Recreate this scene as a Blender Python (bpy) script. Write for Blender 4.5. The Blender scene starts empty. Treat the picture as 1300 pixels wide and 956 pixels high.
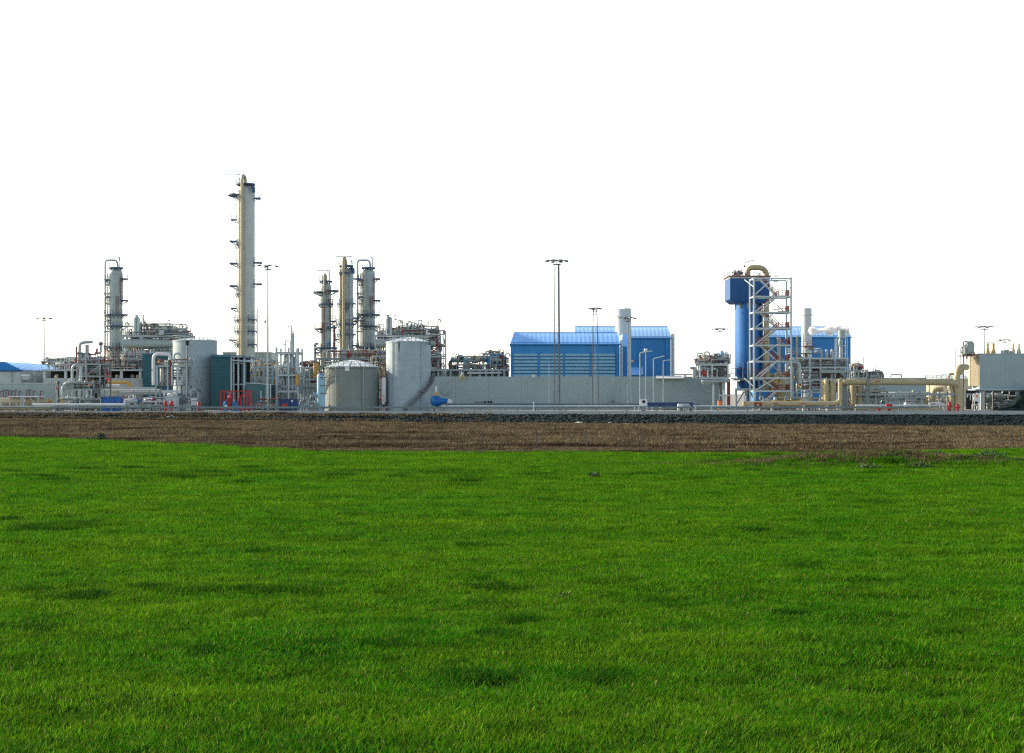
import bpy, math, random
import numpy as np
from mathutils import Vector, Matrix, noise
R = math.radians
sc = bpy.context.scene
COL = sc.collection
FPX = 1805.0      # focal length in photo pixels (about a 50 mm lens)
EYE = 3.6         # eye height above the plant yard (z = 0)
HOR = 500.0

# ------------------------------------------------------------------ materials
def mat(name, col, rough=.6, metal=0., var=.18, scale=.35, streak=0., rib=None, bump=0., spec=.4, dirt=None):
    m = bpy.data.materials.new(name); m.use_nodes = True
    nt = m.node_tree; N = nt.nodes; L = nt.links
    b = N['Principled BSDF']
    b.inputs['Roughness'].default_value = rough
    b.inputs['Metallic'].default_value = metal
    b.inputs['Specular IOR Level'].default_value = spec
    g = N.new('ShaderNodeNewGeometry')
    n1 = N.new('ShaderNodeTexNoise'); n1.inputs['Scale'].default_value = scale
    n1.inputs['Detail'].default_value = 6; n1.inputs['Roughness'].default_value = .65
    L.new(g.outputs['Position'], n1.inputs['Vector'])
    mr = N.new('ShaderNodeMapRange'); mr.inputs[1].default_value = .28; mr.inputs[2].default_value = .72
    mr.inputs[3].default_value = 1 - var; mr.inputs[4].default_value = 1 + var
    L.new(n1.outputs['Fac'], mr.inputs[0])
    fac = mr.outputs[0]
    if streak:
        mp = N.new('ShaderNodeMapping'); mp.inputs['Scale'].default_value = (3.1, 3.1, .09)
        L.new(g.outputs['Position'], mp.inputs['Vector'])
        n2 = N.new('ShaderNodeTexNoise'); n2.inputs['Scale'].default_value = 1.; n2.inputs['Detail'].default_value = 4
        L.new(mp.outputs[0], n2.inputs['Vector'])
        m2 = N.new('ShaderNodeMapRange'); m2.inputs[1].default_value = .3; m2.inputs[2].default_value = .7
        m2.inputs[3].default_value = 1 - streak; m2.inputs[4].default_value = 1 + streak * .6
        L.new(n2.outputs['Fac'], m2.inputs[0])
        mu = N.new('ShaderNodeMath'); mu.operation = 'MULTIPLY'
        L.new(fac, mu.inputs[0]); L.new(m2.outputs[0], mu.inputs[1]); fac = mu.outputs[0]
    vm = N.new('ShaderNodeVectorMath'); vm.operation = 'SCALE'
    vm.inputs[0].default_value = col[:3]; L.new(fac, vm.inputs['Scale'])
    out = vm.outputs[0]
    if dirt:
        n3 = N.new('ShaderNodeTexNoise'); n3.inputs['Scale'].default_value = dirt[1]; n3.inputs['Detail'].default_value = 8
        n3.inputs['Roughness'].default_value = .7
        L.new(g.outputs['Position'], n3.inputs['Vector'])
        m3 = N.new('ShaderNodeMapRange'); m3.inputs[1].default_value = dirt[2]; m3.inputs[2].default_value = dirt[2] + .12
        L.new(n3.outputs['Fac'], m3.inputs[0])
        mx = N.new('ShaderNodeMix'); mx.data_type = 'RGBA'
        L.new(m3.outputs[0], mx.inputs['Factor']); L.new(out, mx.inputs['A'])
        mx.inputs['B'].default_value = (*dirt[0], 1)
        out = mx.outputs['Result']
    L.new(out, b.inputs['Base Color'])
    h = None
    if rib:                                    # corrugated sheet: ribs along one world axis
        sp = N.new('ShaderNodeSeparateXYZ'); L.new(g.outputs['Position'], sp.inputs[0])
        k = N.new('ShaderNodeMath'); k.operation = 'MULTIPLY'; k.inputs[1].default_value = 2 * math.pi / rib[1]
        L.new(sp.outputs['XYZ'.index(rib[0])], k.inputs[0])
        s = N.new('ShaderNodeMath'); s.operation = 'SINE'; L.new(k.outputs[0], s.inputs[0])
        h = s.outputs[0]; dist = rib[2]
    elif bump:
        h = n1.outputs['Fac']; dist = bump
    if h is not None:
        bp = N.new('ShaderNodeBump'); bp.inputs['Distance'].default_value = dist
        L.new(h, bp.inputs['Height']); L.new(bp.outputs[0], b.inputs['Normal'])
    return m

RUST = (.10, .045, .025)
M = dict(
    conc=mat('concrete_panel', (.29, .365, .365), .8, var=.06, scale=.18, streak=.05, dirt=((.22, .27, .26), .12, .6)),
    conc2=mat('pale_concrete', (.36, .39, .375), .85, var=.12, streak=.1),
    road=mat('pale_road', (.33, .34, .33), .9, var=.15, scale=.6),
    yard=mat('yard_gravel', (.22, .21, .19), .95, var=.3, scale=.5),
    steel=mat('light_grey_steel', (.34, .39, .40), .5, var=.14, scale=.8),
    dsteel=mat('dark_steel', (.115, .13, .135), .55, var=.25, scale=.8),
    galv=mat('galvanised_steel', (.26, .31, .32), .45, metal=.3, var=.2, scale=1.),
    barrier=mat('barrier_steel', (.15, .20, .205), .5, metal=.3, var=.2, scale=.7),
    white=mat('white_paint', (.56, .59, .59), .5, var=.1, scale=.6, streak=.08),
    chim=mat('chimney_paint', (.44, .48, .48), .55, var=.06, scale=.4, streak=.06),
    wsteel=mat('white_steel', (.40, .47, .49), .5, var=.1, scale=.8),
    clad=mat('aluminium_cladding', (.37, .39, .37), .5, metal=.1, var=.1, scale=.5, streak=.07),
    gclad=mat('grey_cladding', (.285, .335, .32), .5, metal=.1, var=.12, scale=.5, streak=.1, dirt=((.16, .14, .12), .5, .66)),
    cream=mat('cream_insulation', (.46, .41, .29), .5, var=.12, scale=.5, streak=.12),
    beige=mat('beige_pipe_paint', (.36, .31, .18), .45, var=.12, scale=.6, streak=.1),
    ochre=mat('ochre_paint', (.45, .27, .07), .5, var=.15),
    tank=mat('tank_plate', (.29, .36, .385), .6, var=.12, scale=.5, streak=.07, dirt=((.20, .22, .21), .35, .62)),
    tankg=mat('olive_grey_tank', (.165, .195, .18), .6, var=.08, scale=.25, streak=.1),
    dome=mat('tank_roof', (.55, .60, .62), .5, var=.12, scale=.5),
    blue=mat('blue_paint', (.002, .115, .36), .5, var=.12, scale=.3, streak=.12),
    dblue=mat('dark_blue_paint', (.001, .065, .22), .5, var=.12, scale=.3, streak=.1),
    bwall=mat('blue_wall_cladding', (.018, .215, .50), .5, var=.08, scale=.2, rib=('X', .45, .009), streak=.1),
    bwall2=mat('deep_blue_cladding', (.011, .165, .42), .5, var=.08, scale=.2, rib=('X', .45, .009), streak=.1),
    broof=mat('light_blue_roof', (.25, .50, .90), .5, var=.06, scale=.2, rib=('X', 1.1, .012)),
    broof2=mat('faded_blue_roof', (.36, .60, .90), .5, var=.06, scale=.2, rib=('X', 1.1, .012)),
    louv=mat('grey_blue_louvre', (.21, .39, .47), .5, var=.12, scale=.4),
    teal=mat('dark_teal_cladding', (.022, .098, .12), .5, var=.12, scale=.3, rib=('Z', .5, .05)),
    teal2=mat('faded_teal_cladding', (.05, .13, .15), .55, var=.12, scale=.3, rib=('X', .5, .05)),
    tealroof=mat('teal_roof_trim', (.05, .14, .21), .5),
    deck=mat('platform_steel', (.035, .085, .15), .55, var=.2),
    gdeck=mat('grating', (.20, .23, .23), .7, var=.2),
    rust=mat('rust_red_primer', (.15, .042, .032), .6, var=.25, scale=1.),
    red=mat('red_paint', (.30, .012, .016), .45, var=.15),
    pink=mat('faded_red_paint', (.62, .09, .11), .5, var=.1),
    lblue=mat('light_blue_paint', (.22, .40, .50), .45, var=.1, streak=.12),
    cblue=mat('container_blue', (.02, .115, .36), .5, var=.12, rib=('X', .35, .06)),
    cdblue=mat('container_navy', (.012, .055, .17), .5, var=.12, rib=('X', .35, .06)),
    yellow=mat('safety_yellow', (.60, .38, .05), .5, var=.12),
    pgrey=mat('pipe_grey', (.33, .38, .385), .4, metal=.25, var=.15),
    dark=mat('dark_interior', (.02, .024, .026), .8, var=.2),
    glass=mat('lamp_glass', (.25, .30, .34), .15, var=.05),
    wood=mat('weathered_post', (.05, .052, .046), .9, var=.25),
    stone=mat('embankment_stone', (.014, .025, .025), .95, var=.6, scale=.9, bump=.3, dirt=((.07,.085,.082), 1.3, .66)),
    plastic=mat('white_plastic', (.78, .78, .76), .4, var=.08),
    orange=mat('orange_paint', (.60, .14, .03), .5),
    green=mat('dark_green_leaf', (.016, .042, .010), .7, var=.4, scale=4.),
)

# ------------------------------------------------------------------ mesh builder
class MB:
    def __init__(s): s.v = []; s.f = []
    def add(s, vs, fs):
        o = len(s.v); s.v += [tuple(p) for p in vs]; s.f += [tuple(i + o for i in f) for f in fs]; return s
    def box(s, x0, x1, y0, y1, z0, z1):
        return s.add([(x0,y0,z0),(x1,y0,z0),(x1,y1,z0),(x0,y1,z0),(x0,y0,z1),(x1,y0,z1),(x1,y1,z1),(x0,y1,z1)],
                     [(0,3,2,1),(4,5,6,7),(0,1,5,4),(1,2,6,5),(2,3,7,6),(3,0,4,7)])
    def bar(s, p, q, w, h=None):
        p = Vector(p); q = Vector(q); d = (q - p)
        if d.length < 1e-6: return s
        d.normalize(); h = h or w
        up = Vector((0,0,1)) if abs(d.z) < .95 else Vector((0,1,0))
        a = d.cross(up).normalized() * w / 2; b = a.cross(d).normalized() * h / 2
        vs = [p-a-b, p+a-b, p+a+b, p-a+b, q-a-b, q+a-b, q+a+b, q-a+b]
        return s.add(vs, [(0,1,2,3),(7,6,5,4),(0,4,5,1),(1,5,6,2),(2,6,7,3),(3,7,4,0)])
    def tube(s, pts, r, n=8):
        pts = [Vector(p) for p in pts]; rings = []
        t0 = (pts[1] - pts[0]).normalized()
        u = t0.cross(Vector((0,0,1)))
        if u.length < .1: u = t0.cross(Vector((0,1,0)))
        u.normalize()
        o = len(s.v)
        for i, p in enumerate(pts):
            a = (pts[i] - pts[i-1]).normalized() if i else t0
            b = (pts[i+1] - pts[i]).normalized() if i < len(pts)-1 else a
            t = (a + b)
            t = t.normalized() if t.length > 1e-6 else a
            u = (u - t * u.dot(t)); u.normalize(); w = t.cross(u)
            c = max(.5, t.dot(a))
            for j in range(n):
                an = 2*math.pi*j/n
                s.v.append(tuple(p + (u*math.cos(an) + w*math.sin(an)) * r / (c if False else 1)))
        for i in range(len(pts)-1):
            for j in range(n):
                s.f.append((o+i*n+j, o+i*n+(j+1)%n, o+(i+1)*n+(j+1)%n, o+(i+1)*n+j))
        s.f.append(tuple(o+j for j in range(n-1,-1,-1))); s.f.append(tuple(o+(len(pts)-1)*n+j for j in range(n)))
        return s
    def rev(s, p, axis, prof, n=16, a0=0., a1=360.):
        """revolve [(distance along axis, radius)] about the axis through p"""
        p = Vector(p); d = Vector(axis).normalized()
        u = d.cross(Vector((0,0,1)))
        if u.length < .1: u = Vector((1,0,0))
        u.normalize(); w = d.cross(u); o = len(s.v)
        for (t, r) in prof:
            for j in range(n):
                an = 2*math.pi*j/n
                s.v.append(tuple(p + d*t + (u*math.cos(an) + w*math.sin(an)) * max(r, .001)))
        for i in range(len(prof)-1):
            for j in range(n):
                s.f.append((o+i*n+j, o+i*n+(j+1)%n, o+(i+1)*n+(j+1)%n, o+(i+1)*n+j))
        s.f.append(tuple(o+j for j in range(n-1,-1,-1))); s.f.append(tuple(o+(len(prof)-1)*n+j for j in range(n)))
        return s
    def cyl(s, x, y, z0, z1, r, r2=None, n=16):
        return s.rev((x,y,z0), (0,0,1), [(0,r),(z1-z0, r if r2 is None else r2)], n)
    def drum(s, p, q, r, n=14, dome=.45):
        """capsule-ended vessel from p to q"""
        p = Vector(p); q = Vector(q); l = (q-p).length; e = min(r*dome, l*.3)
        prof = [(0,r*.12),(e*.12,r*.5),(e*.45,r*.84),(e,r),(l-e,r),(l-e*.45,r*.84),(l-e*.12,r*.5),(l,r*.12)]
        return s.rev(p, q-p, prof, n)
    def poly(s, pts): return s.add(pts, [tuple(range(len(pts)))])
    def prism(s, xz, y0, y1):
        n = len(xz)
        vs = [(x,y0,z) for x,z in xz] + [(x,y1,z) for x,z in xz]
        fs = [tuple(range(n)), tuple(range(2*n-1, n-1, -1))] + [(i, i+n, (i+1)%n+n, (i+1)%n) for i in range(n)]
        return s.add(vs, fs)
    def solid(s, quad, th):
        """thick slab from 3/4-point polygon, thickened along its normal"""
        q = [Vector(a) for a in quad]; nn = (q[1]-q[0]).cross(q[2]-q[0]).normalized() * th
        n = len(q)
        return s.add(q + [a-nn for a in q], [tuple(range(n)), tuple(range(2*n-1,n-1,-1))] + [(i,i+n,(i+1)%n+n,(i+1)%n) for i in range(n)])

def bend(pts, r, n=5):
    """round the corners of a poly-line with radius r"""
    pts = [Vector(p) for p in pts]; out = [pts[0]]
    for i in range(1, len(pts)-1):
        a, b, c = pts[i-1], pts[i], pts[i+1]
        e = min(r, (a-b).length*.49, (c-b).length*.49)
        p = b + (a-b).normalized()*e; q = b + (c-b).normalized()*e
        for k in range(n+1):
            t = k/n; out.append(p*(1-t)**2 + b*2*t*(1-t) + q*t*t)
    out.append(pts[-1]); return out

def mesh_obj(name, mb, m, parent=None, off=(0,0,0)):
    me = bpy.data.meshes.new(name)
    ox, oy, oz = off
    me.from_pydata([(x-ox, y-oy, z-oz) for x,y,z in mb.v], [], mb.f); me.update()
    import bmesh
    bm = bmesh.new(); bm.from_mesh(me); bmesh.ops.recalc_face_normals(bm, faces=bm.faces); bm.to_mesh(me); bm.free()
    me.polygons.foreach_set('use_smooth', [True]*len(me.polygons))
    me.set_sharp_from_angle(angle=R(38))
    me.materials.append(M[m] if isinstance(m, str) else m)
    o = bpy.data.objects.new(name, me); COL.objects.link(o)
    if parent: o.parent = parent
    return o

def tag(o, label, cat, group=None, kind=None):
    if label: o['label'] = label
    if cat: o['category'] = cat
    if group: o['group'] = group
    if kind: o['kind'] = kind
    return o

class T:
    """one thing: an Empty at its base; parts are meshes under it. px helpers give metres at depth Y"""
    def __init__(s, name, label, cat, x, Y, z=0., group=None):
        s.Y = Y; s.s = Y/FPX; s.loc = ((x-650)*s.s, Y, z)
        s.o = bpy.data.objects.new(name, None); COL.objects.link(s.o)
        s.o.empty_display_size = .3; s.o.location = s.loc; tag(s.o, label, cat, group)
    def X(s, x): return (x-650)*s.s
    def Z(s, y): return EYE + (HOR-y)*s.s
    def P(s, x, y, dy=0.): return Vector((s.X(x), s.Y+dy, s.Z(y)))
    def part(s, name, mb, m, parent=None, label=None):
        o = mesh_obj(name, mb, m, parent or s.o, s.loc)
        if label: o['label'] = label
        return o

def solo(name, label, cat, mb, m, loc, group=None, kind=None):
    o = mesh_obj(name, mb, m, None, loc); o.location = loc
    return tag(o, label, cat, group, kind)

def dup(root, loc, label):
    r = root.copy(); COL.objects.link(r); r.location = loc; r['label'] = label
    for ch in list(root.children):
        c = ch.copy(); COL.objects.link(c); c.parent = r
        for g in ch.children:
            d = g.copy(); COL.objects.link(d); d.parent = c
    return r

def ang(cx, cy, r, a): return (cx + r*math.sin(R(a)), cy - r*math.cos(R(a)))

# ------------------------------------------------------------------ reusable parts
def rail_line(mb, pts, h=1.1, w=.05, step=1.6, closed=False):
    pts = [Vector(p) for p in pts]
    if closed: pts = pts + [pts[0]]
    for a, b in zip(pts, pts[1:]):
        for f in (h, h*.5): mb.bar(a+Vector((0,0,f)), b+Vector((0,0,f)), w)
        n = max(1, int((b-a).length/step))
        for i in range(n+1):
            p = a.lerp(b, i/n); mb.bar(p, p+Vector((0,0,h)), w)
    return mb

def ring_platform(t, cx, cy, z, r, a0, a1, w=1.3, m='deck', rm='galv'):
    n = max(3, int(abs(a1-a0)/15)); mb = MB(); rl = []
    A = [a0+(a1-a0)*i/n for i in range(n+1)]
    for p, q in zip(A, A[1:]):
        c = [ang(cx,cy,r+.02,p), ang(cx,cy,r+.02,q), ang(cx,cy,r+w,q), ang(cx,cy,r+w,p)]
        mb.add([(x,y,z) for x,y in c]+[(x,y,z-.32) for x,y in c], [(0,1,2,3),(7,6,5,4),(0,4,5,1),(2,6,7,3),(1,5,6,2),(3,7,4,0)])
    for p in A[::2]:
        a = ang(cx,cy,r,p); b = ang(cx,cy,r+w*.9,p)
        mb.bar((*a,z-1.1), (*b,z-.35), .12)
    o = t.part('platform', mb, m)
    rb = rail_line(MB(), [(*ang(cx,cy,r+w-.06,p), z) for p in A], step=.9, w=.055)
    if a1-a0 < 359:
        rail_line(rb, [(*ang(cx,cy,r+.1,a0),z), (*ang(cx,cy,r+w-.06,a0),z)], w=.055); rail_line(rb, [(*ang(cx,cy,r+.1,a1),z), (*ang(cx,cy,r+w-.06,a1),z)], w=.055)
    t.part('railing', rb, rm, o)

def ladder(t, x, y, z0, z1, m='rust', w=.5, cage=True):
    mb = MB()
    for s in (-1,1): mb.bar((x+s*w/2,y,z0),(x+s*w/2,y,z1),.08)
    z = z0
    while z < z1:
        mb.bar((x-w/2,y,z),(x+w/2,y,z),.05); z += .5
    if cage:
        z = z0+2
        while z < z1:
            q = [(x-w/2,y,z),(x-w*.8,y-.45,z),(x,y-.75,z),(x+w*.8,y-.45,z),(x+w/2,y,z)]
            for a,b in zip(q,q[1:]): mb.bar(a,b,.05)
            z += 1.
        for dx,dy in ((-w*.8,-.45),(0,-.75),(w*.8,-.45)):
            if z1 > z0+2: mb.bar((x+dx,y+dy,z0+2),(x+dx,y+dy,z1),.05)
    t.part('ladder', mb, m)

def valve(mb, p, s=1., up=True):
    p = Vector(p)
    mb.drum(p+Vector((-.28*s,0,0)), p+Vector((.28*s,0,0)), .24*s, 8)
    mb.cyl(p.x, p.y, p.z, p.z+.6*s, .07*s, n=6)
    mb.rev(p+Vector((0,0,.58*s)), (0,0,1), [(0,.28*s),(.07*s,.28*s)], 10)

def stool(mb, p, z0, w=.25):
    mb.bar((p[0],p[1],z0),(p[0],p[1],p[2]), w)

PIPEM = ['pgrey','galv','dsteel','galv','gclad','rust','gclad','dsteel','clad','beige']
def clutter(t, x0, x1, y0, y1, levels, seed, vessels=3, pipes=8, valves=5, risers=4, cabs=2, top=1.8, pm=None, vm=None, rr=(.06,.17)):
    """equipment standing on the levels of a process frame: drums, cabinets, pipe runs with elbows, valves, risers"""
    g = random.Random(seed); pm = pm or PIPEM; vm = vm or ['gclad','galv','pgrey','cream','gclad','dsteel']; pipes = int(pipes*1.7); valves = int(valves*1.5); risers = int(risers*1.3)
    lv = list(levels)
    hs = [(lv[i+1]-lv[i]) if i+1 < len(lv) else top for i in range(len(lv))]
    W = x1-x0
    for k in range(vessels):
        i = g.randrange(len(lv)); z = lv[i]; h = hs[i]; r = min(g.uniform(.35,.8), h*.3, (y1-y0)*.4)
        x = g.uniform(x0+r, x1-r); y = g.uniform(y0+r, y1-r) if y1-y0 > 2*r else (y0+y1)/2
        mb = MB()
        if g.random() < .5:
            l = min(g.uniform(2,4.2), W*.7); xa = min(x, x1-l-.1)
            mb.drum((xa,y,z+r+.3),(xa+l,y,z+r+.3), r)
            for f in (.2,.8): mb.box(xa+l*f-.12, xa+l*f+.12, y-r*.6, y+r*.6, z, z+r)
            mb.cyl(xa+l*.5, y, z+2*r, z+2*r+.6, .12, n=8)
        else:
            hh = min(h*.92, g.uniform(1.6,4))
            mb.drum((x,y,z+.35),(x,y,z+hh), r*.75)
            for s1 in (-.5,.5): mb.bar((x+s1*r,y,z),(x+s1*r,y,z+.7), .1)
        t.part('vessel', mb, g.choice(vm))
    for k in range(cabs):
        i = g.randrange(len(lv)); z = lv[i]; h = min(hs[i]*.75, g.uniform(.9,2.)); x = g.uniform(x0, x1-1.2); y = g.uniform(y0, max(y0+.1,y1-1))
        mb = MB().box(x, x+g.uniform(.7,1.4), y, y+.7, z, z+h)
        mb.box(x+.1, x+.5, y-.02, y, z+.25*h, z+.8*h)
        t.part('cabinet', mb, g.choice(['steel','dsteel','white','gclad','steel']))
    for k in range(pipes):
        i = g.randrange(len(lv)); z = lv[i]; h = hs[i]; r = g.uniform(*rr)
        y = g.uniform(y0, y1); xa = g.uniform(x0, x0+W*.6); xb = min(x1, xa+g.uniform(W*.25, W*.8))
        zz = z + g.uniform(.3, max(.5, h*.85)); pts = [(xa,y,zz),(xb,y,zz)]
        if g.random() < .7: pts = [(xa,y,z+.02)] + pts
        if g.random() < .5: pts = pts + [(xb,y,z+.05)]
        elif g.random() < .4: pts = pts + [(xb,y,zz+min(h*.5,1.2))]
        t.part('pipe', MB().tube(bend(pts, r*2.5, 3), r, 7), g.choice(pm))
    for k in range(risers):
        x = g.uniform(x0,x1); y = g.uniform(y0,y1); i = g.randrange(len(lv)); r = g.uniform(rr[0], rr[1])
        za = lv[max(0,i-1)]; zb = lv[i]+hs[i]*g.uniform(.6,1.15); d = g.choice((-1,1))*g.uniform(.5,1.4)
        t.part('pipe', MB().tube(bend([(x,y,za),(x,y,zb),(x+d,y,zb),(x+d,y,zb-.8)], .4, 4), r, 7), g.choice(pm))
    for k in range(valves):
        i = g.randrange(len(lv)); mb = MB()
        valve(mb, (g.uniform(x0,x1), g.uniform(y0,y1), lv[i]+g.uniform(.5, max(.6,hs[i]*.6))), g.uniform(.8,1.3))
        t.part('valve', mb, g.choice(['red','dsteel','dsteel','pgrey','blue','ochre']))

def frame(t, xs, y0, y1, levels, m='steel', w=.3, brace=(), ztop=None, z0=0.):
    mb = MB(); zt = ztop or levels[-1]
    for x in xs:
        for y in (y0,y1): mb.bar((x,y,z0),(x,y,zt), w)
    for z in levels:
        for y in (y0,y1): mb.bar((xs[0]-w*.49,y+.003,z-w*.55),(xs[-1]+w*.49,y+.003,z-w*.55), w*.8, w*1.1)
        for x in xs: mb.bar((x+.004,y0,z-w*.6),(x+.004,y1,z-w*.6), w*.7)
    for (i, za, zb) in brace:
        mb.bar((xs[i],y0-.02,za),(xs[i+1],y0-.02,zb), w*.55)
    t.part('frame', mb, m)

def decks(t, x0, x1, y0, y1, levels, m='gdeck', rm='rust', rail=True):
    for z in levels:
        o = t.part('platform', MB().box(x0-.3,x1+.3,y0-.3,y1+.3,z,z+.1), m)
        if rail:
            t.part('railing', rail_line(MB(), [(x0-.25,y0-.25,z+.1),(x1+.25,y0-.25,z+.1),(x1+.25,y1+.25,z+.1),(x0-.25,y1+.25,z+.1)], closed=True, step=1.5), rm, o)
VEIL0, VEIL1, SKY_STR, SUN_STR, EXPO = 5.3, 0., .108, 5., .8
# ================================================================== THE PLANT
# ---------------- distillation columns
def davit(t, x, y, z0, z1, l, m='galv'):
    mb = MB(); mb.bar((x,y,z0),(x,y,z1),.2); mb.bar((x,y,z1),(x+l,y,z1),.2); mb.bar((x,y,z1-1.6),(x+(.18 if l>0 else -.18)*abs(l),y,z1),.14)
    t.part('davit', mb, m)

def shell(t, cx, cy, r, z0, z1, m, seam=4.6, n=28):
    prof = [(0, r)]; z = seam
    H = z1-z0
    while z < H-r*.6:
        prof += [(z-.06,r),(z-.05,r+.05),(z+.05,r+.05),(z+.06,r)]; z += seam
    prof += [(H-r*.55,r),(H-r*.32,r*.9),(H-r*.12,r*.62),(H,r*.2)]
    return t.part('shell', MB().rev((cx,cy,z0),(0,0,1),prof,n), m)

def loop_column(x0, Y, label):
    """slim grey column with an overhead vapour pipe looping down its left side"""
    t = T('distillation_column', label, 'column', x0, Y, group='slim grey columns with a looped overhead pipe')
    s = t.s; cx = t.X(x0); r = 8.2*s; top = t.Z(341.5)
    shell(t, cx, Y, r, 0, top, 'gclad', 5)
    xp = t.X(x0-13.8)
    t.part('overhead_pipe', MB().tube(bend([(xp,Y,2),(xp,Y,t.Z(330.3)),(cx+.5*s,Y,t.Z(330.3)),(cx+2.5*s,Y,t.Z(336)),(cx+2.5*s,Y,top-.3)], 4*s, 6), 1.25*s, 10), 'pgrey')
    t.part('riser_pipe', MB().tube([(t.X(x0-9),Y-1,2),(t.X(x0-9),Y-1,t.Z(347))], .9*s, 8), 'cream')
    ring_platform(t, cx, Y, t.Z(339.5), r*.35, -180, 180, r*.75)
    davit(t, t.X(x0+5), Y, t.Z(339.5), t.Z(326.5), -1.5)
    for (yy,a0,a1,w) in ((353.5,65,120,1.4),(381,55,120,1.5),(355,-125,-55,1.2),(376.5,-125,-50,1.2),(399,-180,180,1.35),(413.5,-70,140,1.4),(361,-120,-70,.8),(385,-120,-70,.8),(406,-110,-40,.9)):
        ring_platform(t, cx, Y, t.Z(yy), r, a0, a1, w)
    px = ang(cx,Y,r+.35,28)
    ladder(t, px[0], px[1], t.Z(399), t.Z(376))
    px = ang(cx,Y,r+.35,62); ladder(t, px[0], px[1], t.Z(381), t.Z(352))
    px = ang(cx,Y,r+.35,35); ladder(t, px[0], px[1], t.Z(465), t.Z(436))
    for yy in (355,373,399,421,440): 
        t.part('pipe_clamp', MB().box(xp-.35,t.X(x0-6),Y-.2,Y+.2,t.Z(yy)-.15,t.Z(yy)+.15), 'deck')
    ring_platform(t, cx, Y, t.Z(441), r, -110, 110, 1.5)
    return t
loop_column(147.2, 372, 'slim grey column standing alone on the far left, overhead pipe looping down its left side')
loop_column(467.8, 368, 'slim grey column with looped overhead pipe, beside the pipe-fronted cream column')

t = T('distillation_column', 'tallest column of the plant, cream and grey with a beige pipe up its front', 'column', 312, 378)
s = t.s; cx = t.X(312); r = 11.4*s; Y = t.Y
shell(t, cx, Y, r, 0, t.Z(236), 'clad', 15.2*s, 36)
t.part('overhead_pipe', MB().tube(bend([(t.X(310.2),Y-r-.7,3),(t.X(310.2),Y-r-.7,t.Z(224)),(t.X(311.5),Y,t.Z(224)),(t.X(311.5),Y,t.Z(237))],2.2,6), 1.9*s, 12), 'beige')
t.part('riser_pipe', MB().tube([(t.X(306.5),Y-r-.35,3),(t.X(306.5),Y-r-.35,t.Z(246))], .6*s, 8), 'cream')
ring_platform(t, cx, Y, t.Z(233.5), r*.3, -180, 180, r*.78)
davit(t, t.X(305), Y-.5, t.Z(233.5), t.Z(221.5), -19*s)
for (yy,a0,a1,w) in ((247.5,-150,-35,2.3),(251,75,120,1.6),(278.5,-100,-75,1.5),(306,-110,-65,1.9),(334,-115,-60,2.),(333,70,110,2.),(362.5,-115,-60,2.),(360,70,110,2.),(391,-105,-72,1.6),(431,-110,-75,2.),(406,-100,-20,.7),(405.5,25,100,.7),(420,-100,-20,.7),(420,25,100,.7),(437,-100,-20,.7),(437,25,100,.7),(311,-60,-25,.6),(373,-60,-30,.6)):
    ring_platform(t, cx, Y, t.Z(yy), r, a0, a1, w)
for a,ya,yb in ((-88,279,248),(-95,306,279),(-88,335,306),(-95,363,335),(-88,392,363),(-95,432,392)):
    px = ang(cx,Y,r+.3,a); ladder(t, px[0], px[1], t.Z(ya), t.Z(yb), 'galv')
t.part('nozzle', MB().tube([(t.X(322),Y-2.1,t.Z(240)),(t.X(324),Y-2.4,t.Z(240)),(t.X(324),Y-2.4,t.Z(246))],.5,8), 'deck')
t.part('riser_pipe', MB().tube([(t.X(326.5),Y,2),(t.X(326.5),Y,t.Z(392))],.16,6), 'pgrey')

t = T('distillation_column', 'grey column of medium height with rust red ladders, leftmost of the close three', 'column', 413.5, 352)
s = t.s; cx = t.X(413.5); r = 6.9*s; Y = t.Y
shell(t, cx, Y, r, 0, t.Z(359), 'gclad', 4.2)
ring_platform(t, cx, Y, t.Z(356.5), r*.3, -180, 180, r*.95)
davit(t, t.X(418.3), Y, t.Z(356.5), t.Z(343.2), -16*s)
t.part('overhead_pipe', MB().tube(bend([(t.X(414),Y-.2,t.Z(361)),(t.X(414),Y-.2,t.Z(348.5)),(t.X(412.7),Y-r-.4,t.Z(348.5)),(t.X(412.7),Y-r-.4,t.Z(372))],1.1,5), 1.3*s, 9), 'beige')
t.part('vent_pipe', MB().tube([(t.X(409.5),Y,t.Z(360)),(t.X(409.5),Y,t.Z(348.5))],.14,6), 'pgrey')
for (yy,a0,a1,w) in ((370.5,-160,-20,1.9),(368.7,40,140,1.9),(385.5,-180,180,.55),(417,-150,-25,1.5),(415,15,130,1.4),(407,70,120,1.2),(441,-180,180,1.6),(447,-120,-70,1.4)):
    ring_platform(t, cx, Y, t.Z(yy), r, a0, a1, w)
for a,ya,yb in ((-12,416,390),(-14,441,409),(20,385,369),(62,416,380)):
    px = ang(cx,Y,r+.35,a); ladder(t, px[0], px[1], t.Z(ya), t.Z(yb))
t.part('riser_pipe', MB().tube([(t.X(424.8),Y-.5,2),(t.X(424.8),Y-.5,t.Z(413))],.3,8), 'rust')
t.part('riser_pipe', MB().tube(bend([(t.X(400.2),Y-.5,2),(t.X(400.2),Y-.5,t.Z(437)),(t.X(404),Y-.5,t.Z(436))],.6),.3,8), 'galv')
t.part('nozzle', MB().drum((t.X(418),Y-r-.6,t.Z(437)),(t.X(421),Y-r-.6,t.Z(436)),.5,8), 'blue')

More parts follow.
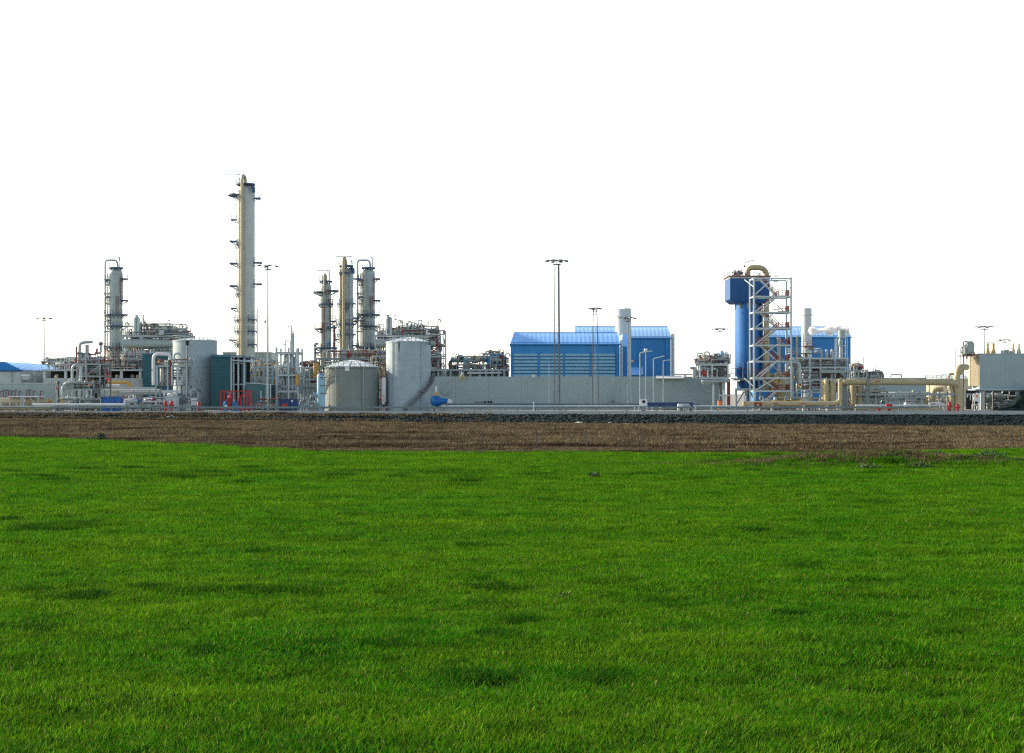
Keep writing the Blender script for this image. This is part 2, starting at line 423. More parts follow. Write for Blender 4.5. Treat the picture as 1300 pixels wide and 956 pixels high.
t = T('distillation_column', 'cream column with a beige pipe up its front, in the middle of the close three', 'column', 439.6, 362)
s = t.s; cx = t.X(439.6); r = 9.2*s; Y = t.Y
shell(t, cx, Y, r, 0, t.Z(340.5), 'clad', 7.2)
t.part('overhead_pipe', MB().tube(bend([(t.X(437.6),Y-r-.6,3),(t.X(437.6),Y-r-.6,t.Z(328)),(t.X(438.6),Y-.3,t.Z(328)),(t.X(438.6),Y-.3,t.Z(342))],1.8,6), 2.05*s, 12), 'beige')
ring_platform(t, cx, Y, t.Z(336.8), r*.3, -180, 180, r*.72)
davit(t, t.X(446.8), Y, t.Z(336.8), t.Z(325.8), -21*s)
for (yy,a0,a1,w) in ((346.5,-35,25,1.),(353,95,130,2.),(385,-100,100,.6),(391.5,-10,20,.8),(411,-95,95,.7),(403,75,120,1.6),(407.5,75,120,1.3),(424,-95,95,.6),(438,60,120,1.5),(430,-110,-70,1.2)):
    ring_platform(t, cx, Y, t.Z(yy), r, a0, a1, w)
for a,ya,yb in ((35,385,350),(35,411,386),(38,440,412),(-80,424,385)):
    px = ang(cx,Y,r+.3,a); ladder(t, px[0], px[1], t.Z(ya), t.Z(yb), 'galv')
t.part('nozzle', MB().tube(bend([(t.X(446),Y-1.5,t.Z(342)),(t.X(449.2),Y-1.6,t.Z(342)),(t.X(449.2),Y-1.6,t.Z(348))],.6),.45,8), 'deck')
t.part('riser_pipe', MB().tube([(t.X(433),Y-1.6,2),(t.X(433),Y-1.6,t.Z(342))],.22,7), 'cream')
t.part('riser_pipe', MB().tube([(t.X(446),Y-r,2),(t.X(446),Y-r,t.Z(400))],.18,7), 'pgrey')

# ---------------- overhead racks behind the slim columns (a twin pair)
def pipe_rack(dx, Y, label, seed):
    t = T('pipe_rack', label, 'pipe rack', 195+dx, Y, group='elevated pipe racks behind the slim columns')
    X = lambda x: t.X(x+dx)
    zs = [t.Z(y) for y in (466,446,425.5)]
    xs = [X(156), X(180), X(210), X(236)]
    frame(t, xs, Y, Y+9, zs, 'steel', .42, [(0,zs[1],zs[2]-.5),(1,zs[2]-.5,zs[1]),(0,zs[0],zs[1]-.5)])
    decks(t, xs[0], xs[-1], Y, Y+9, zs[1:], 'gdeck', 'galv')
    clutter(t, xs[0], xs[-1], Y+.3, Y+8, zs, seed, 9, 26, 16, 14, 6, 2.2, rr=(.08,.22))
    clutter(t, xs[0], X(245), Y-1, Y+4, [t.Z(474)]+zs, seed+100, 7, 20, 14, 12, 6, 1.6, pm=['dsteel','galv','rust','gclad','galv'])
    clutter(t, xs[0], xs[-1], Y, Y+4, [zs[2]], seed+7, 2, 8, 8, 14, 3, 3.6, rr=(.06,.15))
    t.part('back_screen', MB().box(xs[0],xs[-1],Y+8.6,Y+8.8,t.Z(478),zs[0]+2.2), 'gclad')
    t.part('duct', MB().rev((X(158),Y-.5,t.Z(436)),(1,0,0),[(0,1.1),(10,1.1),(13,.8),(14.5,.8)],12), 'gclad')
    t.part('duct', MB().box(X(160),X(192),Y-.4,Y+1.6,t.Z(459),t.Z(448)), 'gclad')
    t.part('overhead_pipe', MB().tube(bend([(X(171.5),Y,zs[2]),(X(171.5),Y,t.Z(404)),(X(175.5),Y,t.Z(404)),(X(175.5),Y,zs[2])],.5,5),.42,9), 'pgrey')
    davit(t, X(182.3), Y, zs[2], t.Z(400), -15*t.s)
    t.part('vessel', MB().rev((X(171),Y+2,zs[2]),(0,0,1),[(0,1.1),(1.5,1.1),(2.4,.7),(3.2,.4),(5,.4)],10), 'gclad')
    for x,h in ((186,4.5),(196,6.),(201.5,4.8),(212.5,4.7),(217,4.8),(226,2.8)):
        mb = MB(); mb.bar((X(x),Y+1,zs[2]),(X(x),Y+1,zs[2]+h*.45),.16); mb.box(X(x)-.25,X(x)+.25,Y+.8,Y+1.2,zs[2]+h*.45-.3,zs[2]+h*.45+.3)
        t.part('vent', mb, 'dsteel')
    return t
pipe_rack(0, 356, 'tall grey pipe rack right of the lone left column, above the teal shed', 11)
t = pipe_rack(320.5, 350, 'tall grey pipe rack rising behind the pale grey tank', 23)
# braced end bay of that rack
mb = MB(); X = t.X; Z = t.Z; Y = 349
for a,b,w in (((548,425),(566.3,425),.3),((566,425),(566,520),.38),((563.5,426),(563.5,520),.2),((547,428),(558,440),.3),((558,440),(547,449),.3),((558,440),(566,438.5),.25),((547,453),(566,453),.25),((547,455),(558,470),.25),((553,427),(559,440),.2),((556,455),(564,468),.2),((547,470),(566,470),.3)):
    if a[0] != b[0] and a[1] != b[1]: t.part('brace', MB().bar((X(a[0]),Y,Z(a[1])),(X(b[0]),Y,Z(b[1])),w), 'rust')
    else: mb.bar((X(a[0]),Y,Z(a[1])),(X(b[0]),Y,Z(b[1])),w)
t.part('end_bay', mb, 'steel')
t.part('lamp', MB().drum((X(543),Y,Z(420.5)),(X(557),Y,Z(420)),.35,8), 'dsteel')

# ---------------- the left side
t = T('shed', 'long grey shed with a bright blue hipped roof at the left edge', 'shed', 10, 340)
X, Z, Y = t.X, t.Z, 340
c0 = (X(27),Y); c1 = (X(27)+7.5,Y+14); c2 = (X(-60),Y)
wl = Z(470)
mb = MB().add([(c2[0],Y,0),(c0[0],Y,0),(c1[0],c1[1],0),(c2[0],c1[1],0),(c2[0],Y,wl),(c0[0],Y,wl),(c1[0],c1[1],wl),(c2[0],c1[1],wl)],[(0,1,5,4),(1,2,6,5),(2,3,7,6),(3,0,4,7)])
t.part('wall', mb, 'steel')
ap = (X(5),Y+.6,Z(459.3)); rb = (X(29),Y+11,Z(459.8)-.1)
mb = MB().add([(c2[0],Y-.4,wl),(c0[0]+.4,Y-.4,wl),(c1[0]+.6,c1[1],wl),(c2[0],c1[1]+3,wl),ap,(c2[0],Y+.6,Z(459.3)),rb],[(1,2,6,4),(2,3,6),(3,5,4,6),(3,2,1,0)])
t.part('gable', MB().solid([(c2[0],Y-.38,wl),(c0[0]+.38,Y-.38,wl),ap,(c2[0],Y+.58,Z(459.3))],.05), 'bwall2')  # front face in deeper blue than the roof, its shade put into the colour
t.part('roof', mb, 'broof')
t.part('gutter', MB().box(c2[0],c0[0]+.5,Y-.6,Y-.4,wl-.3,wl+.08), 'dblue')
o = t.part('vent_box', MB().box(X(30.5),X(39),Y-1.2,Y-.01,Z(482),Z(478)), 'steel')
t.part('vent_hood', MB().box(X(30),X(39.5),Y-1.5,Y-.01,Z(478)+.005,Z(475.5)), 'white', o)
for x in (15, 45): t.part('downpipe', MB().tube([(X(x),Y-.25,0),(X(x),Y-.25,wl)],.12,6), 'galv')

t = T('low_building', 'long low concrete building with open bays, left of the teal shed', 'building', 120, 338)
X, Z, Y = t.X, t.Z, t.Y
t.part('wall', MB().box(X(55),X(204),Y,Y+10,0,Z(480)), 'conc2')
for x in (56,83,108,131,154,178,203): t.part('post', MB().box(X(x)-.3,X(x)+.3,Y+.01,Y+.6,Z(480)+.001,Z(471.2)), 'wsteel')
t.part('roof', MB().box(X(53),X(206),Y-.4,Y+10,Z(471),Z(469)), 'steel')
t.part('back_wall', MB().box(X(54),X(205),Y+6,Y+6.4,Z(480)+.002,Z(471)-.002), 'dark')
clutter(t, X(128), X(203), Y+.2, Y+5, [Z(469)], 6, 7, 18, 14, 12, 6, 4.6, pm=['gclad','dsteel','rust','pgrey','galv','cream'])
for i,x in enumerate((66,92,97,143,148,163,170,186)): t.part('machine', MB().drum((X(x),Y+2,Z(478)),(X(x+5),Y+2,Z(478)),.55,8), ['cream','clad','pgrey'][i%3])
clutter(t, X(55), X(203), Y+1, Y+8, [Z(469)], 5, 10, 22, 14, 12, 6, 3.6)
t.part('railing', rail_line(MB(), [(X(53),Y-.3,Z(469)),(X(206),Y-.3,Z(469))]), 'galv')

t = T('concrete_wall', 'low grey concrete wall with rust red pipe posts in front at the left edge', 'wall', 30, 322)
X, Z, Y = t.X, t.Z, t.Y
t.part('panel', MB().box(X(-60),X(69),Y,Y+.4,0,Z(487.5)), 'conc')
t.part('coping', MB().box(X(-60),X(69.3),Y-.1,Y+.5,Z(487.5)+.003,Z(486)), 'conc2')
for x in (2,6,9.5,13,16.5,21,26,36,39,44,53): t.part('standpipe', MB().tube(bend([(X(x),Y-1,0),(X(x),Y-1,Z(495+(x*7)%3)),(X(x)+.5,Y-1,Z(495+(x*7)%3))],.2,3),.1,6), 'rust')

t = T('storage_vessel', 'long beige horizontal vessel under a white canopy at the left edge', 'tank', 12, 302)
X, Z, Y = t.X, t.Z, t.Y
t.part('shell', MB().drum((X(-30),Y,Z(509)),(X(27),Y,Z(509)),4*t.s,16), 'cream')
for x in (-12,2,22): t.part('saddle', MB().box(X(x)-.25,X(x)+.25,Y-.6,Y+.6,0,Z(511)), 'conc2')
t = T('storage_vessel', 'shorter beige vessel with tapered end, right of the long beige one', 'tank', 48, 304)
X, Z, Y = t.X, t.Z, t.Y
t.part('shell', MB().rev((X(31),Y,Z(509)),(1,0,0),[(0,.2),(.2,.5),(.5,.65),(2,.65),(3.2,.3),(3.4,.3),(3.6,.55),(5,.55),(5.4,.2)],12), 'cream')
for x in (34,46,60): t.part('saddle', MB().box(X(x)-.2,X(x)+.2,Y-.4,Y+.4,0,Z(510.5)), 'conc2')
t.part('end_pipe', MB().tube([(X(52),Y,Z(509)),(X(66),Y,Z(509))],.4,8), 'ochre')
t = T('canopy', 'thin white canopy on posts over the beige horizontal vessels', 'canopy', 28, 301)
X, Z, Y = t.X, t.Z, t.Y
t.part('roof', MB().box(X(12),X(51),Y-1,Y+4,Z(504),Z(502.8)), 'white')
for x in (13.5,28,31,50): t.part('post', MB().bar((X(x),Y-.6,0),(X(x),Y-.6,Z(504)),.25), 'steel')
t.part('brace', MB().bar((X(38),Y-.6,Z(504)),(X(46),Y-.6,Z(512)),.2), 'steel')

t = T('process_unit', 'multi-storey steel process unit with a hooked vent pipe on top, left of the lone column', 'process unit', 105, 308)
X, Z, Y = t.X, t.Z, t.Y
lv = [Z(492),Z(477),Z(461.5)]
frame(t, [X(98),X(110),X(127)], Y, Y+8, lv, 'galv', .3, [(1,lv[1],lv[2]-.4)])
decks(t, X(98), X(127), Y, Y+8, lv, 'gdeck', 'rust')
clutter(t, X(99), X(126), Y+.2, Y+7, [.2]+lv[:2], 31, 8, 22, 14, 12, 5, 2.4, pm=['galv','dsteel','rust','galv','dsteel','gclad'])
clutter(t, X(99), X(126), Y+.2, Y+7, lv, 32, 6, 16, 12, 10, 5, 2.6, pm=['rust','galv','pgrey','dsteel','rust'])
t.part('drum', MB().drum((X(104.5),Y+3,lv[2]),(X(104.5),Y+3,Z(447)),1.1,12), 'gclad')
t.part('cap', MB().cyl(X(98),Y+2,Z(449.5),Z(447),.75,n=10), 'dsteel')
t.part('column', MB().cyl(X(98),Y+2,0,Z(449.6),.55,n=10), 'galv')
t.part('vent_pipe', MB().tube(bend([(X(97.5),Y+2,Z(447)),(X(97.5),Y+2,Z(436)),(X(103),Y+2,Z(434.2)),(X(114),Y+2,Z(433.8))],1.2,5),.34,9), 'pgrey')
t.part('relief_pipe', MB().tube(bend([(X(107),Y+2,Z(460)),(X(107),Y+2,Z(437))],.5),.4,9), 'gclad')
o = t.part('relief_pipe', MB().tube(bend([(X(117),Y+2,Z(448)),(X(124.5),Y+2,Z(448)),(X(124.5),Y+2,Z(438))],.5),.28,8), 'pgrey')
t.part('cowl', MB().rev((X(124.5),Y+2,Z(438.2)),(0,0,1),[(0,.3),(.2,.5),(.6,.5),(.8,.2)],10), 'dsteel', o)
t.part('column', MB().bar((X(95.2),Y+1,0),(X(95.2),Y+1,Z(440)),.28), 'rust')
for i,x in enumerate((117,121,126)): t.part('mast', MB().bar((X(x),Y+4,lv[2]),(X(x),Y+4,Z(440-i)),.12), 'rust')
t = T('process_unit', 'small steel pump house with a tall white hooped pipe at its left side', 'process unit', 90, 303)
X, Z, Y = t.X, t.Z, t.Y
frame(t, [X(80),X(92),X(106),X(116)], Y, Y+5, [Z(494)], 'steel', .3)
decks(t, X(80), X(116), Y, Y+5, [Z(494)], 'gdeck', 'galv')
clutter(t, X(81), X(115), Y+.3, Y+4.5, [.1,Z(494)], 41, 6, 14, 12, 8, 6, 2.0, pm=['galv','dsteel','gclad','rust','galv'])
t.part('hooped_pipe', MB().tube(bend([(X(92.5),Y-.4,Z(484)),(X(92.5),Y-.4,Z(464)),(X(103.5),Y-.4,Z(463)),(X(103.5),Y-.4,Z(484))],1.,5),.3,10), 'pgrey')
t.part('hooped_pipe', MB().tube(bend([(X(80),Y-.5,.3),(X(80),Y-.5,Z(492)),(X(85),Y-.5,Z(486)),(X(96),Y-.5,Z(485))],1.,5),.32,10), 'pgrey')
for x in (73,76,101,110): t.part('pillar', MB().box(X(x)-.35,X(x)+.35,Y-.2,Y+.3,0,Z(495)), 'conc2')
o = t.part('vent', MB().tube([(X(74),Y,Z(500)),(X(74),Y,Z(488))],.2,8), 'dsteel'); t.part('cowl', MB().rev((X(74),Y,Z(488)),(0,0,1),[(0,.2),(.2,.42),(.55,.42),(.75,.15)],10), 'dsteel', o)
t.part('chute', MB().tube([(X(70),Y+.5,Z(503)),(X(72),Y+.5,Z(491))],.3,8), 'rust')

t = T('pipe_bridge', 'distant grey pipe bridge with a flat canopy, right of the blue roofed shed', 'pipe bridge', 90, 372)
X, Z, Y = t.X, t.Z, t.Y
zz = [Z(470),Z(462)]
frame(t, [X(52),X(66),X(82),X(98),X(114),X(132)], Y, Y+5, zz, 'galv', .3)
t.part('canopy', MB().box(X(62),X(90),Y-.3,Y+5,Z(459.5),Z(458)), 'steel')
clutter(t, X(53), X(131), Y, Y+4, zz, 51, 8, 30, 12, 12, 10, 1.6, pm=['galv','pgrey','rust','gclad'])
t.part('vent', MB().cyl(X(54.5),Y,zz[0],Z(459.5),.35,n=8).cyl(X(54.5),Y,Z(461),Z(458.5),.6,n=8), 'dsteel')

t = T('loading_boom', 'slanting pinkish red boom beside the process unit', 'boom', 136, 331)
t.part('boom', MB().tube([t.P(131.5,468.5),t.P(139.8,484)],.62,10), 'pink')
t.part('pedestal', MB().cyl(t.X(139.8),t.Y,0,t.Z(483),.3,n=8), 'steel')

t = T('gas_pipe', 'ochre yellow gas pipe on posts bending down before the teal shed', 'pipe', 148, 328)
t.part('pipe', MB().tube(bend([t.P(127,485.5),t.P(165,485.5),t.P(165,520)],1.0,5),.35,10), 'ochre')
for x in (134,146,156): t.part('support', MB().bar((t.X(x),t.Y,0),(t.X(x),t.Y,t.Z(487)),.3), 'ochre' if x==146 else 'steel')

# grey tank and teal sheds
def tank(name, label, x, r_px, Y, ytop, m, dome=None, rails=True, group=None, n=56):
    t = T(name, label, 'tank', x, Y, group=group)
    cx = t.X(x); r = r_px*t.s; zt = t.Z(ytop); prof = [(0,r+.12),(.25,r+.12),(.26,r)]
    z = 2.4
    while z < zt-.8: prof += [(z,r),(z+.03,r+.025),(z+.06,r)]; z += 2.4
    prof += [(zt-.3,r),(zt-.28,r+.09),(zt,r+.09),(zt+.01,r-.05)]
    t.part('shell', MB().rev((cx,Y,0),(0,0,1),prof,n), m)
    zd = dome or (zt+.6)
    mb = MB().rev((cx,Y,zt-.1),(0,0,1),[(.1,r-.06),(.11+(zd-zt)*.5,r*.62),(.1+(zd-zt)*.85,r*.3),(.1+(zd-zt),.2)],n)
    for k in range(16):
        a = 22.5*k; p = [(*ang(cx,Y,r*f,a),zt+h) for f,h in ((.98,.03),(.62,(zd-zt)*.5+.05),(.3,(zd-zt)*.85+.05))]
        for u,v in zip(p,p[1:]): mb.bar(u,v,.12)
    t.part('roof', mb, 'dome')
    if rails: t.part('railing', rail_line(MB(), [(*ang(cx,Y,r-.15,a),zt) for a in range(0,360,12)], closed=True, w=.06, step=1.5), 'galv')
    return t, cx, r, zt

t, cx, r, zt = tank('storage_tank', 'tall grey streaked tank between the two teal buildings', 247.5, 27.5, 326, 432.5, 'tank')
Y = t.Y
t.part('manhole', MB().box(cx-.9*1,cx-.3,Y-r-.2,Y-r+.3,zt-1.2,zt-.15), 'dark')
t.part('downpipe', MB().tube([(*ang(cx,Y,r+.15,-8),0),(*ang(cx,Y,r+.15,-8),zt)],.1,6), 'galv')
t.part('nozzle', MB().rev((t.X(262),Y-r+.6,1.4),(0,-1,0),[(0,.35),(1.2,.35),(1.21,.55),(1.4,.55)],10), 'pgrey')
mb = MB()
for k in range(40):
    a = -178+k*2.6; z = 1+k*(zt-1)/40; mb.add([(*ang(cx,Y,r+q,a+da),z+dz) for q,da,dz in ((.05,0,0),(.9,0,0),(.9,3,0),(.05,3,0),(.05,0,-.08),(.9,0,-.08),(.9,3,-.08),(.05,3,-.08))],[(0,1,2,3),(7,6,5,4),(0,4,5,1),(1,5,6,2),(2,6,7,3),(3,7,4,0)])
t.part('stair', mb, 'galv')

t = T('teal_shed', 'narrow dark teal metal shed left of the grey streaked tank', 'shed', 193, 336)
X, Z, Y = t.X, t.Z, t.Y
t.part('wall', MB().box(X(181),X(224),Y,Y+14,0,Z(450)), 'teal'); t.part('roof', MB().box(X(180.5),X(224.5),Y-.25,Y+14.2,Z(450)+.003,Z(448.6)), 'tealroof')
t = T('teal_building', 'dark teal metal building with an open ribbed bay, behind the red pipe cage', 'building', 295, 318)
X, Z, Y = t.X, t.Z, t.Y
t.part('wall', MB().box(X(268),X(292.2),Y,Y+16,0,Z(450)), 'teal')
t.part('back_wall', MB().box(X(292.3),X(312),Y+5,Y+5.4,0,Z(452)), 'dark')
mb = MB().solid([(X(267.5),Y-.4,Z(449.5)),(X(311.5),Y-.4,Z(451.5)),(X(311.5),Y+16,Z(451.5)),(X(267.5),Y+16,Z(449.5))],.5)
t.part('roof', mb, 'tealroof')
for i,x in enumerate((293.5,296.5,302.5,310)): t.part('bay_post', MB().box(X(x)-.16,X(x)+.16,Y,Y+.4,0,Z(453.5)), ['wsteel','galv','wsteel','wsteel'][i])
for y in (461,488): t.part('bay_beam', MB().box(X(292.4),X(311.8),Y+.41,Y+.6,Z(y)-.15,Z(y)+.15), 'galv')
t.part('side_screen', MB().box(X(306),X(312),Y+.6,Y+.8,0,Z(461)), 'teal2')
t.part('awning', MB().solid([(X(294),Y-1.2,Z(457)),(X(323),Y-1.2,Z(459)),(X(323),Y+2,Z(457.2)),(X(294),Y+2,Z(455))],.2), 'wsteel')
t.part('awning_rail', MB().box(X(294),X(309),Y-.9,Y-.5,Z(453.8),Z(452.4)), 'galv')
t = T('teal_hut', 'low faded teal hut with a white sloping roof edge, beside the open ribbed bay', 'hut', 330, 312)
X, Z, Y = t.X, t.Z, t.Y
mb = MB().prism([(X(312.2),0),(X(344),0),(X(344),Z(488.6)),(X(312.2),Z(486.2))], Y, Y+7); t.part('wall', mb, 'teal2')
t.part('roof_edge', MB().solid([(X(312),Y-.2,Z(485.7)),(X(344.3),Y-.2,Z(488.1)),(X(344.3),Y+7.2,Z(488.1)),(X(312),Y+7.2,Z(485.7))],.12), 'wsteel')
for x in (331.5,343.5): t.part('downpipe', MB().tube([(X(x),Y-.2,.3),(X(x),Y-.2,Z(496 if x<340 else 489))],.14,6), 'wsteel')
for x in (322,331,337):
    mb = MB(); valve(mb,(X(x),Y-2,1.),1.3); mb.bar((X(x),Y-2,0),(X(x),Y-2,1),.15); t.part('hydrant', mb, 'rust')

t = T('control_building', 'flat grey block with purple brown trim behind the tallest column', 'building', 314, 398)
X, Z, Y = t.X, t.Z, t.Y
t.part('wall', MB().box(X(283),X(344.5),Y,Y+12,0,Z(448)), 'gclad'); t.part('roof', MB().box(X(282.5),X(345),Y-.3,Y+12.3,Z(448)+.002,Z(447)), 'galv')
t.part('band', MB().box(X(322),X(344),Y-.15,Y-.01,Z(465),Z(460.5)), 'rust')
for x in (326,331,336): t.part('window', MB().box(X(x),X(x+2.6),Y-.08,Y-.003,Z(458),Z(453)), 'glass')
t = T('pipe_rack', 'cream and grey pipe rack with diagonal struts between tallest column and white unit', 'pipe rack', 335, 340)
X, Z, Y = t.X, t.Z, t.Y
frame(t, [X(324),X(335),X(346),X(352)], Y, Y+6, [Z(479),Z(465)], 'wsteel', .42, [(0,Z(486),Z(475)),(1,Z(486),Z(472))])
clutter(t, X(313), X(352), Y, Y+6, [.2,Z(479),Z(465)], 61, 8, 24, 12, 12, 7, 2., pm=['cream','pgrey','wsteel','ochre','gclad'])
t.part('strut', MB().bar((X(313),Y,Z(486)),(X(324),Y,Z(475)),.5), 'cream')

t = T('process_unit', 'white framed process unit with a slim hooked stack, right of the thin lamp mast', 'process unit', 365, 314)
X, Z, Y = t.X, t.Z, t.Y
lv = [Z(496),Z(475.5),Z(447.5)]
frame(t, [X(351),X(366.5),X(378.5)], Y, Y+6, lv, 'wsteel', .34, ztop=Z(441.5))
decks(t, X(351), X(378.5), Y, Y+6, lv, 'steel', 'wsteel')
clutter(t, X(352), X(377), Y+.3, Y+5.4, lv[:2], 71, 5, 9, 5, 9, 2, 3, pm=['pgrey','wsteel','lblue','white','pgrey'], vm=['pgrey','wsteel','clad'])
for x in (355,359.5,363,370.5,374.5): t.part('riser_pipe', MB().tube([(X(x),Y+.6+x%2,Z(497)),(X(x),Y+.6+x%2,Z(446+x%5))],.2,8), 'wsteel')
for x,r,y0,y1 in ((357,.75,495,478),(361,.45,470,450),(372,.8,493,452)): t.part('vessel', MB().drum((X(x),Y+3,Z(y0)),(X(x),Y+3,Z(y1)),r,12), 'gclad' if x!=361 else 'wsteel')
o = t.part('stack', MB().rev((X(368.5),Y+2,Z(496)),(0,0,1),[(0,.42),(Z(424.5)-Z(496),.42),(Z(422)-Z(496),.22),(Z(417)-Z(496),.2)],12), 'pgrey')
t.part('vent_pipe', MB().tube(bend([(X(368.3),Y+2,Z(418)),(X(368.3),Y+2,Z(413.2)),(X(364.6),Y+2,Z(413.4)),(X(364.2),Y+2,Z(414.6))],.5,5),.12,7), 'galv', o)
t.part('vent_pipe', MB().tube([(X(371.2),Y+2,Z(447)),(X(371.2),Y+2,Z(419))],.1,6), 'galv')
t.part('vent_frame', MB().bar((X(361),Y+2,lv[2]),(X(361),Y+2,Z(431.5)),.22).bar((X(361),Y+2,Z(431.6)),(X(365.5),Y+2,Z(431.6)),.16).bar((X(357),Y+2,Z(437)),(X(361),Y+2,Z(437)),.18), 'wsteel')
t.part('lagged_pipe', MB().tube([(X(378.2),Y-.5,Z(489)),(X(378.2),Y-.5,Z(476))],.35,8), 'ochre')
t.part('elbow', MB().tube(bend([(X(377.6),Y-.4,Z(443)),(X(377.6),Y-.4,Z(470)),(X(380.5),Y-.4,Z(474))],.6),.26,8), 'wsteel')

t = T('pipe_rack', 'grey rack of horizontal pipes on white legs between white unit and light blue vessel', 'pipe rack', 390, 330)
X, Z, Y = t.X, t.Z, t.Y
lv = [Z(491),Z(481),Z(466)]
frame(t, [X(379.5),X(386),X(393),X(403)], Y, Y+7, lv, 'wsteel', .3)
clutter(t, X(380), X(404), Y, Y+6, lv, 81, 6, 22, 10, 8, 5, 1.7); clutter(t, X(380), X(405), Y-1, Y+5, [.1], 82, 4, 12, 8, 8, 4, 4.)
t.part('duct', MB().box(X(378),X(404),Y-.6,Y+2,Z(492),Z(486)), 'gclad')
t.part('cover', MB().box(X(380),X(402),Y+1,Y+6,Z(464),Z(459)), 'rust')
for x in (385,391,398): 
    mb = MB(); mb.bar((X(x),Y-1,0),(X(x),Y-1,Z(494)),.28); mb.bar((X(x)-1,Y-1,Z(508)),(X(x)+1,Y-1,Z(508)),.2); t.part('stanchion', mb, 'wsteel')
t.part('lagged_pipe', MB().tube([(X(402),Y-1,Z(480)),(X(402),Y-1,Z(461))],.6,8), 'ochre')

t = T('vertical_vessel', 'light blue upright vessel with side nozzle, left of the squat olive tank', 'vessel', 406.5, 303)
X, Z, Y = t.X, t.Z, t.Y
cx = X(406.5); r = 4.1*t.s
t.part('shell', MB().rev((cx,Y,0),(0,0,1),[(0,r*.9),(1.2,r*.9),(1.25,r),(Z(477.5),r),(Z(475.4),r*.8),(Z(474),r*.35)],20), 'lblue')
t.part('cap', MB().cyl(cx,Y,Z(474.4),Z(471.5),.38,n=10).cyl(cx,Y,Z(472.4),Z(471.2),.55,n=10), 'dsteel')
t.part('nozzle', MB().rev((cx-.3,Y,Z(500.5)),(-1,0,0),[(0,.35),(1.0,.35),(1.01,.5),(1.15,.5)],10), 'lblue')
t.part('side_duct', MB().box(cx+.1,cx+r+.35,Y-r-.3,Y-.1,Z(516),Z(482)), 'lblue')
for y in (479.5,489.5,499.5): t.part('bracket', MB().box(cx+.1,cx+r+1.0,Y-r-.45,Y-r-.31,Z(y)-.08,Z(y)+.08), 'dsteel')

t = T('process_unit', 'dense grey pipe deck at the feet of the close three columns, above the squat tank', 'process unit', 440, 340)
X, Z, Y = t.X, t.Z, t.Y
lv = [Z(476),Z(465),Z(455)]
frame(t, [X(402),X(424),X(446),X(468),X(490)], Y, Y+5, lv, 'galv', .26)
decks(t, X(402), X(490), Y, Y+5, lv[1:], 'gdeck', 'rust')
clutter(t, X(402), X(490), Y, Y+4.5, lv, 83, 9, 26, 16, 16, 7, 2.6, pm=['dsteel','galv','rust','gclad','pgrey','cream'])
t = T('building', 'low grey windowless building behind the white process unit and its pipe racks', 'building', 360, 352)
t.part('wall', MB().box(t.X(316),t.X(480),t.Y,t.Y+8,0,t.Z(476)), 'gclad'); t.part('roof', MB().box(t.X(315),t.X(481),t.Y-.3,t.Y+8.3,t.Z(476)+.002,t.Z(475)), 'galv')
# big front tanks
t, cx, r, zt = tank('storage_tank', 'squat olive grey tank with a shallow white cone roof', 447, 34.5, 308, 465.8, 'tankg', dome=EYE+(HOR-457)*308/FPX)
X, Z, Y = t.X, t.Z, t.Y
t.part('downpipe', MB().tube([(X(464.5),Y-r+.4,0),(X(464.5),Y-r+.4,zt)],.11,6), 'galv')
t.part('downpipe', MB().tube([(X(430),Y-r+.4,0),(X(430),Y-r+.4,zt)],.07,6), 'galv')
t.part('top_hatch', MB().box(X(442),X(447.5),Y-r-.25,Y-r+.1,zt-1.0,zt-.1), 'dome')
mb = MB(); rb = MB(); N_ = 34; prev = None
for k in range(N_):
    a = -104+k*1.9; z = .4+k*(zt-.4)/N_
    p = (*ang(cx,Y,r+.9,a),z+1.0)
    mb.add([(*ang(cx,Y,r+q,a+da),z+dz) for q,da,dz in ((.04,0,0),(.95,0,0),(.95,2.4,0),(.04,2.4,0),(.04,0,-.1),(.95,0,-.1),(.95,2.4,-.1),(.04,2.4,-.1))],[(0,1,2,3),(7,6,5,4),(0,4,5,1),(1,5,6,2),(2,6,7,3),(3,7,4,0)])
    if prev: rb.bar(prev,p,.07); mb.bar((prev[0],prev[1],prev[2]-1.05),(p[0],p[1],p[2]-1.05),.1,.22)
    if k%3==0: rb.bar((p[0],p[1],z),p,.06)
    prev = p
o = t.part('stair', mb, 'tankg'); t.part('handrail', rb, 'galv', o)
for a in range(-60,70,10):
    q = ang(cx,Y,r+.05,a); t.part('bracket', MB().box(q[0]-.35,q[0]+.35,q[1]-.1,q[1]+.1,zt-.45,zt-.12), 'dsteel')
t.part('nozzle', MB().tube(bend([(X(414),Y-3.4,1.6),(X(411.5),Y-3.6,1.6),(X(411.5),Y-3.6,.3)],.3),.25,8), 'dsteel')

t, cx, r, zt = tank('storage_tank', 'tall pale grey tank with a curving stair and dark stain', 518.5, 28.2, 309, 434, 'tank', dome=EYE+(HOR-428.3)*309/FPX)
X, Z, Y = t.X, t.Z, t.Y
mb = MB(); rb = MB(); N_ = 46; prev = None
for k in range(N_):
    a = -6+k*2.05; z = .3+k*(Z(478))/N_
    p = (*ang(cx,Y,r+.95,a),z+1.0)
    mb.add([(*ang(cx,Y,r+q,a+da),z+dz) for q,da,dz in ((.04,0,0),(1.0,0,0),(1.0,2.4,0),(.04,2.4,0),(.04,0,-.25),(1.0,0,-.25),(1.0,2.4,-.25),(.04,2.4,-.25))],[(0,1,2,3),(7,6,5,4),(0,4,5,1),(1,5,6,2),(2,6,7,3),(3,7,4,0)])
    if prev: rb.bar(prev,p,.08); rb.bar((prev[0],prev[1],prev[2]-.5),(p[0],p[1],p[2]-.5),.06); mb.bar((prev[0],prev[1],prev[2]-1.1),(p[0],p[1],p[2]-1.1),.12,.4)
    if k%3==0: rb.bar((p[0],p[1],z),p,.07)
    prev = p
